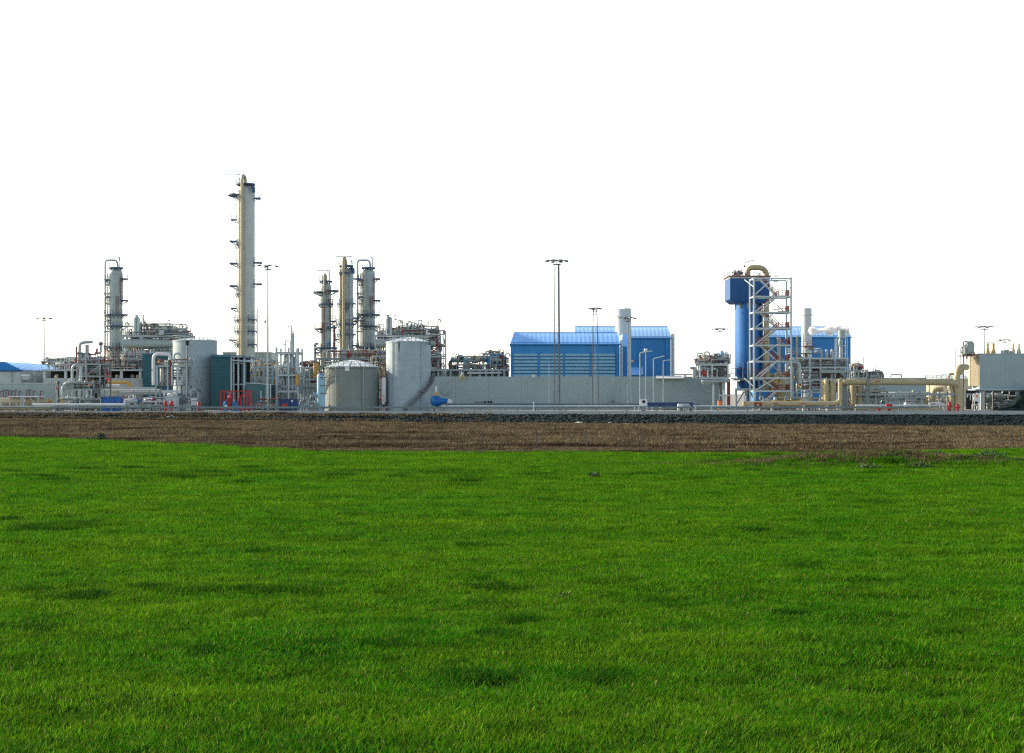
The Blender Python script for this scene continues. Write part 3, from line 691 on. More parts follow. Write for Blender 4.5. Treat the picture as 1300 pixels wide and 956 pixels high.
o = t.part('stair', mb, 'dsteel'); t.part('handrail', rb, 'dsteel', o)
t.part('landing', MB().box(X(535),X(541),Y-r*.75-1.1,Y-r*.62,Z(497.5),Z(496)), 'dsteel')
mb = MB(); P0 = [( -22.5, zt-.1),(-18.5,zt-.1),(-18.8,zt-1.2),(-20.,zt-2.4),(-20.4,zt-5.),(-20.9,zt-2.6),(-22.,zt-1.1)]
vs = [(*ang(cx,Y,r+.03,a),z) for a,z in P0]
t.part('stain', mb.add(vs,[tuple(range(len(vs)))]), 'dark')
for a in (-40,38): t.part('downpipe', MB().tube([(*ang(cx,Y,r+.1,a),0),(*ang(cx,Y,r+.1,a),zt)],.06,6), 'tank')
t.part('nozzle', MB().tube([(X(545),Y-3,Z(436)),(X(548),Y-3,Z(436))],.4,8), 'dsteel')

t = T('vertical_vessel', 'slim white vessel on a valve stand squeezed between the two big front tanks', 'vessel', 487, 306)
X, Z, Y = t.X, t.Z, t.Y
t.part('shell', MB().drum((X(487),Y,Z(511)),(X(487),Y,Z(479)),.55,12), 'white')
t.part('stand', MB().bar((X(484),Y,0),(X(484),Y,Z(470)),.22).bar((X(489.5),Y+.6,0),(X(489.5),Y+.6,Z(466)),.2), 'rust')
for y in (506,512): 
    mb = MB(); valve(mb,(X(487),Y-.7,Z(y)),1.2); t.part('valve', mb, 'white')
t = T('pipe_manifold', 'tangle of grey pipes and red steel behind the slim white vessel', 'pipework', 484, 328)
X, Z, Y = t.X, t.Z, t.Y
frame(t, [X(470),X(481),X(490)], Y, Y+5, [Z(478),Z(462)], 'rust', .25)
clutter(t, X(468), X(492), Y, Y+5, [.2,Z(478),Z(462)], 91, 5, 12, 8, 9, 3, 2.2)

t = T('blue_vessel', 'bright blue bulb shaped vessel with a white end, right of the pale grey tank', 'vessel', 555, 303)
X, Z, Y = t.X, t.Z, t.Y
t.part('bulb', MB().rev((X(546.5),Y,Z(509)),(1,0,-.03),[(0,.15),(.12,.6),(.5,1.08),(1.05,1.24),(1.6,1.2),(2.2,.85),(2.5,.62),(3.3,.6),(3.32,.72),(3.55,.72)],20), 'blue')
t.part('end_cap', MB().rev((X(567.3),Y,Z(510.8)),(1,0,0),[(0,.5),(.3,.75),(.75,.7),(1.1,.4),(1.2,.1)],16), 'white')
t.part('inlet_pipe', MB().tube([(X(553.7),Y,Z(503)),(X(553.7),Y,Z(490))],.22,8), 'white')
t.part('neck', MB().cyl(X(553.7),Y,Z(502.5),Z(497.5),.36,n=10), 'ochre')
for x in (551,561): t.part('saddle', MB().box(X(x)-.2,X(x)+.2,Y-.6,Y+.6,0,Z(513)), 'dsteel')

# ---------------- the middle: long wall, roof plant, blue halls
t = T('perimeter_wall', 'long blank grey concrete wall across the middle, in front of the blue halls', 'wall', 735, 330)
X, Z, Y = t.X, t.Z, t.Y
e = [546,578.3,620,662,704,746,788,830,872,921]
for a,b in zip(e,e[1:]): t.part('panel', MB().box(X(a)+.012,X(b)-.012,Y,Y+.4,0,Z(478)), 'conc')
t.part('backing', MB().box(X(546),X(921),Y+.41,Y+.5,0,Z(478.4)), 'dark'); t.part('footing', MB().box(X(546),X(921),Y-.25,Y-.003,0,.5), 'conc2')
o = t.part('vent_cowl', MB().rev((X(587),Y-.9,Z(479)),(.15,-1,-.1),[(-.3,.5),(0,.62),(.3,.6),(.4,.3)],14), 'beige'); t.part('vent_pipe', MB().tube([(X(587.3),Y+.2,Z(480)),(X(587.3),Y-.6,Z(477)),(X(587.3),Y-.6,Z(472))],.3,8), 'steel', o)
t.part('fan_outlet', MB().rev((X(565),Y,Z(498)),(0,-1,0),[(0.003,.72),(.35,.72),(.36,.55),(.4,.5)],18), 'galv')
for x in (614.5,619,622.5): t.part('outlet', MB().box(X(x),X(x)+.4,Y-.3,Y-.003,Z(511.5),Z(509)), 'dark')
t.part('trunking', MB().box(X(603),X(613),Y-.12,Y-.003,Z(511),Z(510)), 'dsteel')
t.part('ledge', MB().solid([(X(832),Y-1.5,Z(479.6)),(X(868),Y-1.5,Z(479.6)),(X(865),Y+2,Z(477)),(X(834),Y+2,Z(477))],.3), 'white')

t = T('roof_plant', 'cluster of rooftop machinery with blue ducts left of the nearest blue hall', 'machinery', 612, 352)
X, Z, Y = t.X, t.Z, t.Y
lv = [Z(474),Z(468.5)]
t.part('roof_slab', MB().box(X(548),X(647),Y,Y+12,Z(470.5),Z(468.5)), 'steel')
t.part('railing', rail_line(MB(), [(X(548),Y-.1,Z(468.5)),(X(640),Y-.1,Z(468.5))]), 'rust')
for x in (550,561,572,584,597,609,617,625,633,640): t.part('post', MB().box(X(x)-.3,X(x)+.3,Y+.3,Y+.9,0,Z(470.5)-.002), 'galv')
t.part('long_duct', MB().solid([(X(593),Y-.6,Z(473)),(X(637),Y-.6,Z(472.6)),(X(637),Y+2,Z(471.4)),(X(608),Y+2,Z(470.8))],.3), 'white')
t.part('hood', MB().box(X(581),X(588),Y+3,Y+6,Z(459.5),Z(451.5)), 'teal2')
t.part('cooler', MB().prism([(X(586.5),Z(468)),(X(595.5),Z(468)),(X(595.5),Z(458)),(X(592),Z(453)),(X(588.5),Z(455))],Y+2,Y+5), 'louv')
t.part('back_wall', MB().box(X(549),X(646),Y+4,Y+4.3,0,Z(471)), 'gclad'); t.part('stub', MB().cyl(X(571.5),Y+2,Z(468),Z(458),.45,n=10), 'dsteel')
t.part('blue_duct', MB().tube(bend([(X(621),Y+3,Z(462)),(X(625),Y+3,Z(454)),(X(632),Y+3,Z(454)),(X(638),Y+3,Z(463))],1.2),1.1,12), 'bwall')
t.part('blue_duct', MB().tube([(X(621),Y+5,Z(459)),(X(633),Y+5,Z(459))],.9,12), 'bwall')
frame(t, [X(613),X(622),X(630),X(639)], Y+2, Y+8, [Z(462),Z(448)], 'galv', .3, z0=Z(468.5))
for x0,x1,pm,sd in ((566,612,['ochre','pgrey','dsteel','galv','cream'],101),(612,646,['dsteel','rust','pgrey','cream'],102)):
    clutter(t, X(x0), X(x1), Y+.5, Y+7, [Z(468.5),Z(461)], sd, 7, 14, 10, 10, 6, 2.2, pm=pm)
clutter(t, X(612), X(640), Y+2, Y+7, [Z(461),Z(450)], 103, 2, 8, 5, 5, 3, 1.2, pm=['dsteel','rust','pgrey','cream'])
t.part('aerial', MB().bar((X(629.5),Y+3,Z(450)),(X(629.5),Y+3,Z(440)),.1), 'dsteel')

def blue_hall(label, Y, x0, x1, yb, ye, yr, wm, rm, depth=16, hipl=0, hipr=0, louvres=None, endw=3.5):
    t = T('blue_hall', label, 'hall', (x0+x1)/2, Y)
    X, Z = t.X, t.Z
    ze, zr = Z(ye), EYE+(HOR-yr)*(Y+5)/FPX
    t.part('wall', MB().box(X(x0),X(x1),Y,Y+depth,0,ze), wm); t.zr = zr
    prof = [(Y-.3,ze-.05),(Y+2.2,ze+(zr-ze)*.62),(Y+5,zr),(Y+depth-5,zr),(Y+depth+.3,ze-.05)]
    xl = [X(x0)-.2, X(x0)+hipl*.6*t.s, X(x0)+hipl*t.s, X(x0)+hipl*t.s, X(x0)-.2]
    xr = [X(x1)+.2, X(x1)-hipr*.3*t.s, X(x1)-hipr*t.s, X(x1)-hipr*t.s, X(x1)+.2]
    vs = [(a,y,z) for a,(y,z) in zip(xl,prof)] + [(a,y,z) for a,(y,z) in zip(xr,prof)]
    t.part('roof', MB().add(vs, [(i,i+1,i+6,i+5) for i in range(4)]+[(0,1,2,3,4),(9,8,7,6,5)]), rm)
    t.part('gutter', MB().box(X(x0)-.25,X(x1)+.25,Y-.55,Y-.31,ze-.22,ze+.06), 'bwall2')
    t.part('ridge_cap', MB().box(xl[2],xr[2],prof[2][0]-.2,prof[2][0]+.2,zr+.003,zr+.12), rm)
    t.part('snow_rail', MB().bar((X(x0)+.3,Y+.15,ze+.45),(X(x1)-.3,Y+.15,ze+.45),.09), 'bwall2')
    if endw:
        mb = MB().box(X(x1)+.21,X(x1)+endw*t.s,Y+1.,Y+1.25,0,ze+(zr-ze)*.35)
        o = t.part('end_screen', mb, 'white'); g = MB(); z = 1.5
        while z < ze: g.box(X(x1)+.21,X(x1)+endw*t.s,Y+.95,Y+.997,z,z+.1); z += 1.6
        g.box(X(x1)+endw*t.s*.55,X(x1)+endw*t.s*.55+.1,Y+.9,Y+.946,0,ze)
        t.part('mullion', g, 'galv', o)
    for a,b,ya,yb2 in (louvres or []):
        g = MB(); za, zb = Z(yb2), Z(ya); nn = 7; h = (zb-za)/nn
        for k in range(nn):
            z = za+k*h
            g.add([(X(a),Y-.02,z),(X(b),Y-.02,z),(X(b),Y-.42,z),(X(a),Y-.42,z),(X(a),Y-.02,z+h*.66),(X(b),Y-.02,z+h*.66),(X(b),Y-.3,z+h*.62),(X(a),Y-.3,z+h*.62)],[(0,1,2,3),(7,6,5,4),(3,2,6,7),(0,4,5,1),(1,5,6,2),(0,3,7,4)])
        t.part('louvre', g, 'louv')
    return t
t = blue_hall('nearest blue hall with four banks of grey louvres and a light blue roof', 350, 648.3, 786.5, 478, 437, 422.3, 'bwall', 'broof', 18, hipl=4, hipr=1, endw=4.5,
          louvres=[(651.8,682.5,447.5,478),(685.3,714.8,447.5,478),(717.3,748.5,447.5,478),(751,781,447.5,478)])
for x in (650,684,716,749.8,783.3): t.part('pilaster', MB().box(t.X(x)-.18,t.X(x)+.18,t.Y-.35,t.Y-.003,0,t.Z(447)), 'bwall')
t.part('downpipe', MB().tube([(t.X(782.5),t.Y-.5,0),(t.X(782.5),t.Y-.5,t.Z(438))],.1,6), 'bwall2')
t = T('stair_tower', 'narrow blue gable with white corner trim between the blue halls', 'building', 794, 372)
X, Z, Y = t.X, t.Z, t.Y
t.part('wall', MB().box(X(788.5),X(796),Y,Y+10,0,Z(440)), 'bwall2'); t.part('roof', MB().prism([(X(788.3),Z(440)+.003),(X(796.2),Z(440)+.003),(X(796.2),Z(425)),(X(790.5),Z(424.5))],Y-.2,Y+10), 'broof')
t.part('corner_trim', MB().box(X(796.3),X(798.2),Y+.2,Y+1,0,Z(432)), 'white')
t = blue_hall('rear blue hall with plain wall and pale roof, right of the first white chimney', 398, 729, 851.5, 478, 429, 414.6, 'bwall2', 'broof2', 20, hipl=2, hipr=1.5, endw=5.5)
X, Z, Y = t.X, t.Z, t.Y
t.part('canopy', MB().solid([(X(800),Y-5,Z(475)),(X(814.5),Y-5,Z(475)),(X(816.5),Y-.2,Z(466.5)),(X(800),Y-.2,Z(466.5))],.3), 'broof')
for x in (811,846): t.part('downpipe', MB().tube([(X(x),Y-.3,0),(X(x),Y-.3,Z(430))],.14,6), 'bwall')
t.part('flood_lamp', MB().box(X(800.5),X(804),Y-.8,Y-.1,Z(460),Z(457)), 'cream')
t = blue_hall('blue hall behind the white stair tower and steam, at the right', 405, 960, 1080, 478, 428, 414.8, 'bwall2', 'broof2', 20, endw=0)
t.part('downpipe', MB().tube([(t.X(1011),t.Y-.4,0),(t.X(1011),t.Y-.4,t.Z(426))],.35,8), 'beige')
t.part('flue', MB().tube([(t.X(988),t.Y-.8,0),(t.X(988),t.Y-.8,t.Z(429))],.6,8), 'gclad')

def chimney(label, x, r_px, Y, ytop):
    t = T('chimney', label, 'chimney', x, Y, group='fat white chimneys by the blue halls'); r = r_px*t.s; zt = t.Z(ytop)
    prof = [(0,r)]; z = 6
    while z < zt-5: prof += [(z-.05,r),(z-.04,r+.05),(z+.04,r+.05),(z+.05,r)]; z += 6
    prof += [(zt-2.05,r),(zt-2,r+.1),(zt-1.6,r+.1),(zt-1.55,r),(zt-.02,r),(zt,r-.12),(zt-.8,r-.2)]
    t.part('shell', MB().rev((t.X(x),Y,0),(0,0,1),prof,28), 'chim')
    return t
t = chimney('fat white chimney between the two middle blue halls', 791, 10.2, 384, 392.6)
t.part('cowl', MB().box(t.X(793),t.X(800),t.Y-.6,t.Y+.6,t.Z(392.5),t.Z(391)), 'white')
chimney('slimmer white chimney with steam drifting past it, right of the stair tower', 1024, 6.3, 376, 391.5)
# ---------------- right of centre
t = T('process_unit', 'pipe cluttered process unit jutting over the wall end, left of the blue column', 'process unit', 908, 318)
X, Z, Y = t.X, t.Z, t.Y
lv = [Z(479),Z(462)]
frame(t, [X(889),X(904),X(924)], Y, Y+6, lv, 'wsteel', .36, z0=Z(480))
for x in (906,919,924): t.part('leg', MB().bar((X(x),Y+.2,0),(X(x),Y+.2,Z(481)),.3), 'wsteel' if x!=924 else 'rust')
for x,w in ((915,.5),(926,.5)): t.part('pillar', MB().box(X(x),X(x)+w,Y+2,Y+2.5,0,Z(481)), 'rust' if x>920 else 'dsteel')
decks(t, X(886), X(926), Y, Y+6, lv, 'steel', 'rust')
t.part('drain_pipe', MB().drum((X(890),Y-.5,Z(484.5)),(X(926),Y-.5,Z(483.5)),.38,10), 'gclad')
t.part('drain_pipe', MB().drum((X(892),Y-.2,Z(487)),(X(902),Y-.2,Z(487)),.25,10), 'gclad')
clutter(t, X(885), X(927), Y+.2, Y+5.5, lv, 111, 11, 26, 18, 12, 8, 2.6, pm=['pgrey','gclad','steel','dsteel','galv','pgrey'], rr=(.08,.22))
for x,h,m in ((890,450,'dsteel'),(897,449.5,'ochre'),(904,452.5,'galv'),(910,453,'dsteel'),(914,454,'dsteel'),(884.5,455,'dsteel'),(926,453,'galv')):
    t.part('vent', MB().cyl(X(x),Y+2,Z(462),Z(h),.16,n=7).cyl(X(x),Y+2,Z(h+2.2),Z(h),.3,n=7), m)
t.part('vessel', MB().drum((X(919.5),Y+3,Z(459)),(X(919.5),Y+3,Z(446.5)),.95,12), 'lblue')
for x in (881.5,884): t.part('relief_pipe', MB().tube(bend([(X(x),Y+1,Z(480)),(X(x),Y+1,Z(467)),(X(x)-.8,Y+1,Z(467))],.4),.28,8), 'pgrey')
t.part('cabinet', MB().box(X(891.5),X(895),Y-.5,Y+.2,Z(477),Z(470.5)), 'red')
t.part('ladder', MB().bar((X(917),Y-.4,0),(X(917),Y-.4,Z(481)),.1).bar((X(919.6),Y-.4,0),(X(919.6),Y-.4,Z(481)),.1), 'wsteel')
t.part('beam', MB().box(X(913),X(926),Y-.3,Y,Z(502)-.15,Z(502)+.15), 'wsteel')

t = T('bridge_rail', 'thin railed walkway above the wall, right of the rear blue hall', 'walkway', 871, 345)
t.part('deck', MB().box(t.X(857),t.X(882),t.Y,t.Y+1,t.Z(476.5),t.Z(475)), 'gdeck')
t.part('railing', rail_line(MB(),[(t.X(857),t.Y,t.Z(475)),(t.X(882),t.Y,t.Z(475))],step=1.2), 'galv')
t.part('support', MB().bar((t.X(870),t.Y+.5,0),(t.X(870),t.Y+.5,t.Z(476.5)),.3), 'galv')

# blue column with a wide head
t = T('blue_column', 'large blue column with a wider drum head and platform on top', 'column', 948, 324)
X, Z, Y, s = t.X, t.Z, t.Y, t.s
cx = X(949.5); r = 16.2*s; r2 = 26*s
t.part('shell', MB().rev((cx,Y,Z(486)),(0,0,1),[(0,r*.5),(.9,r*.75),(1.7,r),(Z(381)-Z(486),r)],40), 'blue')
hx0, hx1, hy0, hy1 = X(923.8), X(973.5), Y-3.6, Y+4.4
zt_, zm_, zb_, ch = Z(355), Z(381), Z(385.5), 4.2*s
vs = [(hx0,hy0,zt_),(hx1,hy0,zt_),(hx1,hy1,zt_),(hx0,hy1,zt_),(hx0,hy0,zm_),(hx1,hy0,zm_),(hx1,hy1,zm_),(hx0,hy1,zm_),(hx0+ch*1.4,hy0+.3,zb_),(hx1-ch*1.4,hy0+.3,zb_),(hx1-ch*1.4,hy1-.3,zb_),(hx0+ch*1.4,hy1-.3,zb_)]
t.part('head', MB().add(vs,[(3,2,1,0),(0,1,5,4),(1,2,6,5),(2,3,7,6),(3,0,4,7),(4,5,9,8),(5,6,10,9),(6,7,11,10),(7,4,8,11),(8,9,10,11)]), 'dblue')
mb = MB()
for f in (.25,.5,.75): mb.box(hx0+(hx1-hx0)*f-.04,hx0+(hx1-hx0)*f+.04,hy0-.05,hy0-.003,zm_+.1,zt_-.1)
t.part('stiffener', mb, 'dblue')
t.part('platform', MB().box(hx0-.1,hx1+.1,hy0-.1,hy1+.1,zt_+.005,zt_+.36), 'steel')
o = t.part('deck', MB().box(hx0-.35,hx1+.3,hy0-.35,hy1+.3,zt_+.37,zt_+.62), 'rust')
t.part('railing', rail_line(MB(), [(hx0-.2,hy0-.2,zt_+.6),(hx1+.2,hy0-.2,zt_+.6),(hx1+.2,hy1+.2,zt_+.6),(hx0-.2,hy1+.2,zt_+.6)], h=1.3, closed=True, w=.07, step=1.4), 'rust', o)
clutter(t, hx0+.5, hx0+3, hy0+.3, hy0+2, [zt_+.62], 199, 0, 3, 3, 3, 1, 1.3, pm=['rust','dsteel'])
r2 = 20*s
for a in (-80,-45,-10,25): 
    p = ang(cx,Y,r+.02,a); q = ang(cx,Y,r2*.85,a); mb = MB().bar((*p,Z(391)),(*q,Z(385.3)),.3,.2).bar((*p,Z(385.5)),(*q,Z(385.3)),.3,.2).bar((*p,Z(392)),(*p,Z(385)),.3,.12)
    t.part('bracket', mb, 'beige')
t.part('lamp', MB().box(X(930.8),X(932),Y-2,Y-1.7,Z(394.5),Z(393.2)), 'dsteel')
t.part('skirt', MB().rev((cx,Y,Z(494)),(0,0,1),[(0,r*.86),(Z(484)-Z(494),r*.86)],30), 'dblue')
mb = MB().box(cx-3.2,cx+2.8,Y-3.2,Y+3,Z(496),Z(493)).box(cx-3.4,cx+3,Y-3.4,Y+3.2,Z(483),Z(480.5))
t.part('base_frame', mb, 'steel')
for a,b,c,d in ((931,516,943,497),(962,516,950,497)): t.part('brace', MB().bar((X(a),Y-2,Z(c and 516)),(X(c),Y-2,Z(497)),.36), 'steel')
for x in (932,945,962): t.part('leg', MB().box(X(x)-.2,X(x)+.2,Y-3,Y-2.5,0,Z(496)-.002), 'steel')
t.part('railing', rail_line(MB(),[(X(925),Y-3.6,Z(480.5)),(X(957),Y-3.6,Z(480.5))],h=2.2,step=.9,w=.1), 'rust')
t.part('walkway', MB().box(X(925),X(957),Y-3.8,Y-3.4,Z(481.5),Z(480.4)), 'gdeck')
t.part('hoist_frame', MB().bar((X(945.5),Y-4,Z(480)),(X(945.5),Y-4,Z(460)),.25).bar((X(945.5),Y-4,Z(460)),(X(956),Y-4,Z(456)),.22).bar((X(939.5),Y-4,Z(480)),(X(939.5),Y-4,Z(460)),.12), 'wsteel')
t.part('drain_pipe', MB().tube(bend([(X(946.5),Y-2,Z(496)),(X(946.5),Y-2,Z(508.5)),(X(948),Y-2.2,Z(511))],.5),.55,10), 'dblue')
t.part('aerial', MB().bar((X(957.2),Y,Z(350)),(X(957.2),Y,Z(325)),.1).bar((X(945.5),Y,Z(333.5)),(X(957.5),Y,Z(330)),.16), 'dsteel')
t.part('side_pipe', MB().tube([(X(965.6),Y-1.4,Z(488)),(X(965.6),Y-1.4,Z(386))],.3,8), 'dblue')
t.part('signal_lamp', MB().rev((X(945.2),Y,Z(339.5)),(0,0,1),[(0,.2),(.3,.25),(.5,.1)],8), 'rust')

t = T('beige_downpipe', 'wide beige pipe arching off the blue column head and down behind the stair tower', 'pipe', 974, 322)
X, Z, Y = t.X, t.Z, t.Y
t.part('pipe', MB().tube(bend([(X(949),Y,Z(354)),(X(949),Y,Z(339.6)),(X(973.2),Y,Z(339.6)),(X(973.2),Y,Z(492))],2.6,9),3.4*t.s,16), 'beige')
for y in (370,395,412,440): t.part('collar', MB().cyl(X(973.2),Y,Z(y),Z(y-1.2),3.8*t.s,n=16), 'rust' if y<390 else 'beige')
t = T('beige_vessel', 'bulky beige vessel with orange brown fittings low inside the stair tower', 'vessel', 988, 319)
X, Z, Y = t.X, t.Z, t.Y
t.part('shell', MB().drum((X(974),Y+2,Z(478.5)),(X(1003),Y+2,Z(478.5)),.75,14), 'beige')
t.part('body', MB().drum((X(996),Y+2,0.3),(X(996),Y+2,Z(476)),1.7,18), 'beige')
t.part('elbow', MB().tube(bend([(X(986),Y+1,Z(480)),(X(986),Y+1,Z(498)),(X(1000),Y+1,Z(498))],1.2),.55,12), 'ochre')
clutter(t, X(968), X(1008), Y, Y+3, [.1,Z(497),Z(482)], 121, 3, 9, 10, 6, 4, 2.2, pm=['beige','ochre','pgrey','rust'])
t.part('hopper', MB().rev((X(978),Y+2,Z(497)),(0,0,1),[(0,.9),(1.6,1.5),(2.6,1.5),(2.9,1.2)],16), 'gclad')

# stair tower
t = T('stair_tower', 'tall white steel stair tower with zigzag flights in front of the blue column', 'stair tower', 981, 310)
X, Z, Y = t.X, t.Z, t.Y
D = 5.2; xl, xr = X(957.2), X(1004.3); lv = [353.5,376.5,396.5,417,438.5,459,480,496.5]
mb = MB()
for x in (xl,xr):
    for y in (Y,Y+D): mb.bar((x,y,0),(x,y,Z(352)),.36)
for y in lv:
    z = Z(y)
    for yy in (Y+.003,Y+D+.003): mb.bar((xl,yy,z),(xr,yy,z),.26,.3)
    for x in (xl+.003,xr+.003): mb.bar((x,Y,z),(x,Y+D,z),.25,.3)
t.part('frame', mb, 'wsteel')
xm = (xl+xr)/2
yl = lv+[519.5]
for a,b in zip(yl,yl[1:]):
    if a < 360:
        t.part('brace', MB().bar((xl+.3,Y-.08,Z(b)+.5),(xm-.1,Y-.08,Z(a)-.2),.26), 'wsteel'); t.part('brace', MB().bar((xl-1.6,Y+D/2,Z(a)-.05),(xl,Y-.08,Z(a)-1.9),.2),'wsteel')
    else:
        t.part('brace', MB().bar((xl+.3,Y-.08,Z(b)+.2),(xm+.4,Y-.08,Z(a)-.2),.21), 'wsteel')
        t.part('brace', MB().bar((xr-.3,Y+D+.08,Z(b)+.2),(xm+.4,Y+D+.08,Z(a)-.2),.15), 'wsteel')
t.part('brace', MB().bar((xl,Y-.12,Z(480)-1.9),(xl-2.,Y+1,Z(480)),.25), 'wsteel')
for i,(a,b) in enumerate(zip(lv,lv[1:]+[520])):
    za, zb = Z(a), Z(b); side = i%2
    # landings at both ends, flight between
    o = t.part('landing', MB().box(xr-2.6,xr-.25,Y+.5,Y+D-.3,zb+.2,zb+.3), 'gdeck'); t.part('landing', MB().box(xl+.25,xl+1.6,Y+.5,Y+D-.3,zb+.2,zb+.3), 'gdeck')
    t.part('railing', rail_line(MB(), [(xr-2.6,Y+.5,zb+.3),(xr-.3,Y+.5,zb+.3),(xr-.3,Y+D-.4,zb+.3)], w=.11, step=.7), 'rust', o)
    p, q = ((xl+1.6, zb+.25), (xr-2.6, za+.25)) if side else ((xr-2.6, zb+.25), (xl+1.6, za+.25))
    yy = Y+1.2 if side else Y+2.6
    mb = MB()
    for d in (0,1.): mb.bar((p[0],yy+d,p[1]),(q[0],yy+d,q[1]),.08,.28)
    n = 14
    for k in range(n): 
        f = (k+.5)/n; x = p[0]+(q[0]-p[0])*f; z = p[1]+(q[1]-p[1])*f; mb.box(x-.14,x+.14,yy+.05,yy+.95,z-.02,z+.02)
    o = t.part('stair_flight', mb, 'wsteel'); rb = MB()
    for d in (0,1.):
        for h in (.55,1.1): rb.bar((p[0],yy+d,p[1]+h),(q[0],yy+d,q[1]+h),.1)
        for f in (0,.25,.5,.75,1): rb.bar((p[0]+(q[0]-p[0])*f,yy+d,p[1]+(q[1]-p[1])*f),(p[0]+(q[0]-p[0])*f,yy+d,p[1]+(q[1]-p[1])*f+1.1),.09)
    t.part('handrail', rb, 'rust', o)
t.part('railing', rail_line(MB(), [(xl,Y+.2,Z(438)),(xm-1.,Y+.2,Z(438))], w=.1, step=.6, h=1.6), 'rust')
for y in (350,393,356.5): t.part('lamp', MB().box(X(983),X(989),Y+1,Y+1.3,Z(y)-.1,Z(y)+.12), 'dsteel')
t = T('fire_box', 'dark red box at the foot of the white stair tower', 'box', 962, 298)
X, Z, Y = t.X, t.Z, t.Y
t.part('body', MB().box(X(957),X(967.5),Y,Y+1,Z(516.5),Z(511.5)), 'rust'); t.part('lid', MB().box(X(956.6),X(968),Y-.06,Y+1.06,Z(511.5)+.002,Z(510.8)), 'red')
mb = MB().bar((X(958),Y+.5,0),(X(958),Y+.5,Z(516.5)),.15); mb.bar((X(966.5),Y+.5,0),(X(966.5),Y+.5,Z(516.5)),.15); t.part('stand', mb, 'dsteel')
t.part('badge', MB().box(X(961),X(963.6),Y-.012,Y-.001,Z(514.6),Z(513.4)), 'white')

t = T('process_unit', 'white framed pipe deck with small stacks between stair tower and looped beige pipes', 'process unit', 1040, 322)
X, Z, Y = t.X, t.Z, t.Y
lv = [Z(497),Z(481),Z(465.5),Z(454)]
frame(t, [X(1007),X(1028),X(1041.5),X(1060),X(1076)], Y, Y+8, lv, 'wsteel', .36)
decks(t, X(1008), X(1076), Y, Y+8, lv[1:3], 'gdeck', 'rust')
decks(t, X(1008), X(1042), Y+.4, Y+8, [Z(448.5)], 'steel', 'wsteel')
clutter(t, X(1007), X(1075), Y+.3, Y+7, lv[:3], 131, 9, 20, 12, 10, 6, 2.2, pm=['pgrey','gclad','dsteel','rust','pgrey','beige'], rr=(.1,.3))
clutter(t, X(1008), X(1075), Y+.3, Y+4, [lv[2]], 132, 4, 16, 14, 6, 6, 2.0, pm=['dsteel','pgrey','gclad'])
t.part('vessel', MB().drum((X(1020),Y+2,Z(477)),(X(1040),Y+2,Z(477)),.95,14), 'gclad')
t.part('hooped_pipe', MB().tube(bend([(X(997),Y-1,Z(484)),(X(997),Y-1,Z(461)),(X(1013.5),Y-1,Z(459)),(X(1013.5),Y-1,Z(487))],1.4,6),.52,12), 'pgrey')
t.part('duct', MB().box(X(1041),X(1080),Y-.5,Y+.8,Z(473.5),Z(470)), 'gclad')
for x,y in ((1046,443),(1053,443),(1060,442.5)): t.part('stack', MB().rev((X(x),Y+3,Z(454)),(0,0,1),[(0,.34),(Z(y+2.5)-Z(454),.34),(Z(y)-Z(454),.22)],10), 'clad')
t.part('flare_tip', MB().bar((X(1023.5),Y+3,Z(454)),(X(1023.5),Y+3,Z(423)),.14).bar((X(1028),Y+3,Z(454)),(X(1028),Y+3,Z(432)),.14), 'galv')
o = t.part('platform', MB().box(X(1023),X(1036),Y+2,Y+5,Z(439)-.1,Z(439)+.1), 'rust'); t.part('railing', rail_line(MB(),[(X(1023),Y+2,Z(439)),(X(1036),Y+2,Z(439))],step=.8,w=.07), 'rust', o)
t.part('cabinet', MB().box(X(1031),X(1036),Y+2.5,Y+4,Z(445),Z(440)), 'dsteel')
t.part('vessel', MB().drum((X(1028),Y+4,Z(454)),(X(1028),Y+4,Z(433)),.35,10), 'gclad')
for x in (1022.5,1042,1060): t.part('post', MB().bar((X(x),Y-7,0),(X(x),Y-7,Z(495)),.3), 'wsteel')
for y in (495,505): t.part('rail', MB().bar((X(1004),Y-7.02,Z(y)),(X(1042 if y<500 else 1043),Y-7.02,Z(y)),.26), 'wsteel')
t.part('railing', rail_line(MB(),[(X(1012),Y-7.1,Z(494.5)),(X(1042.5),Y-7.1,Z(494.5))],h=1.6,w=.1,step=.9), 'rust')
t = T('exhaust_stack', 'grey exhaust stack with a flared top inside a guyed frame, before the blue hall', 'stack', 1068, 338)
X, Z, Y = t.X, t.Z, t.Y
t.part('hood', MB().rev((X(1068.3),Y,Z(429.5)),(0,0,1),[(0,.55),(.25,.8),(Z(419)-Z(429.5),.83),(Z(419)-Z(429.5)-.5,.75)],18), 'gclad')
t.part('neck', MB().rev((X(1067),Y,Z(440)),(0,0,1),[(0,.3),(.4,.5),(1.5,.5),(1.9,.35),(2.1,.35)],12), 'gclad')
t.part('flue', MB().cyl(X(1067.5),Y,0,Z(440),.45,n=14), 'clad')
mb = MB()
for x in (1061.5,1074.5): mb.bar((X(x),Y-.9,0),(X(x),Y-.9,Z(429)),.16); mb.bar((X(x),Y+.9,0),(X(x),Y+.9,Z(429)),.16)
for y in (429,439,449): mb.bar((X(1061.5),Y-.9,Z(y)),(X(1074.5),Y-.9,Z(y)),.14)
mb.bar((X(1074.5),Y-.9,Z(454)),(X(1074.5),Y-.9,Z(419)),.08); t.part('frame', mb, 'wsteel')
t = T('process_unit', 'low cluttered grey pipework stepping down to the right of the blue hall', 'process unit', 1100, 345)
X, Z, Y = t.X, t.Z, t.Y
frame(t, [X(1079),X(1090),X(1100)], Y, Y+6, [Z(479),Z(470)], 'galv', .28)
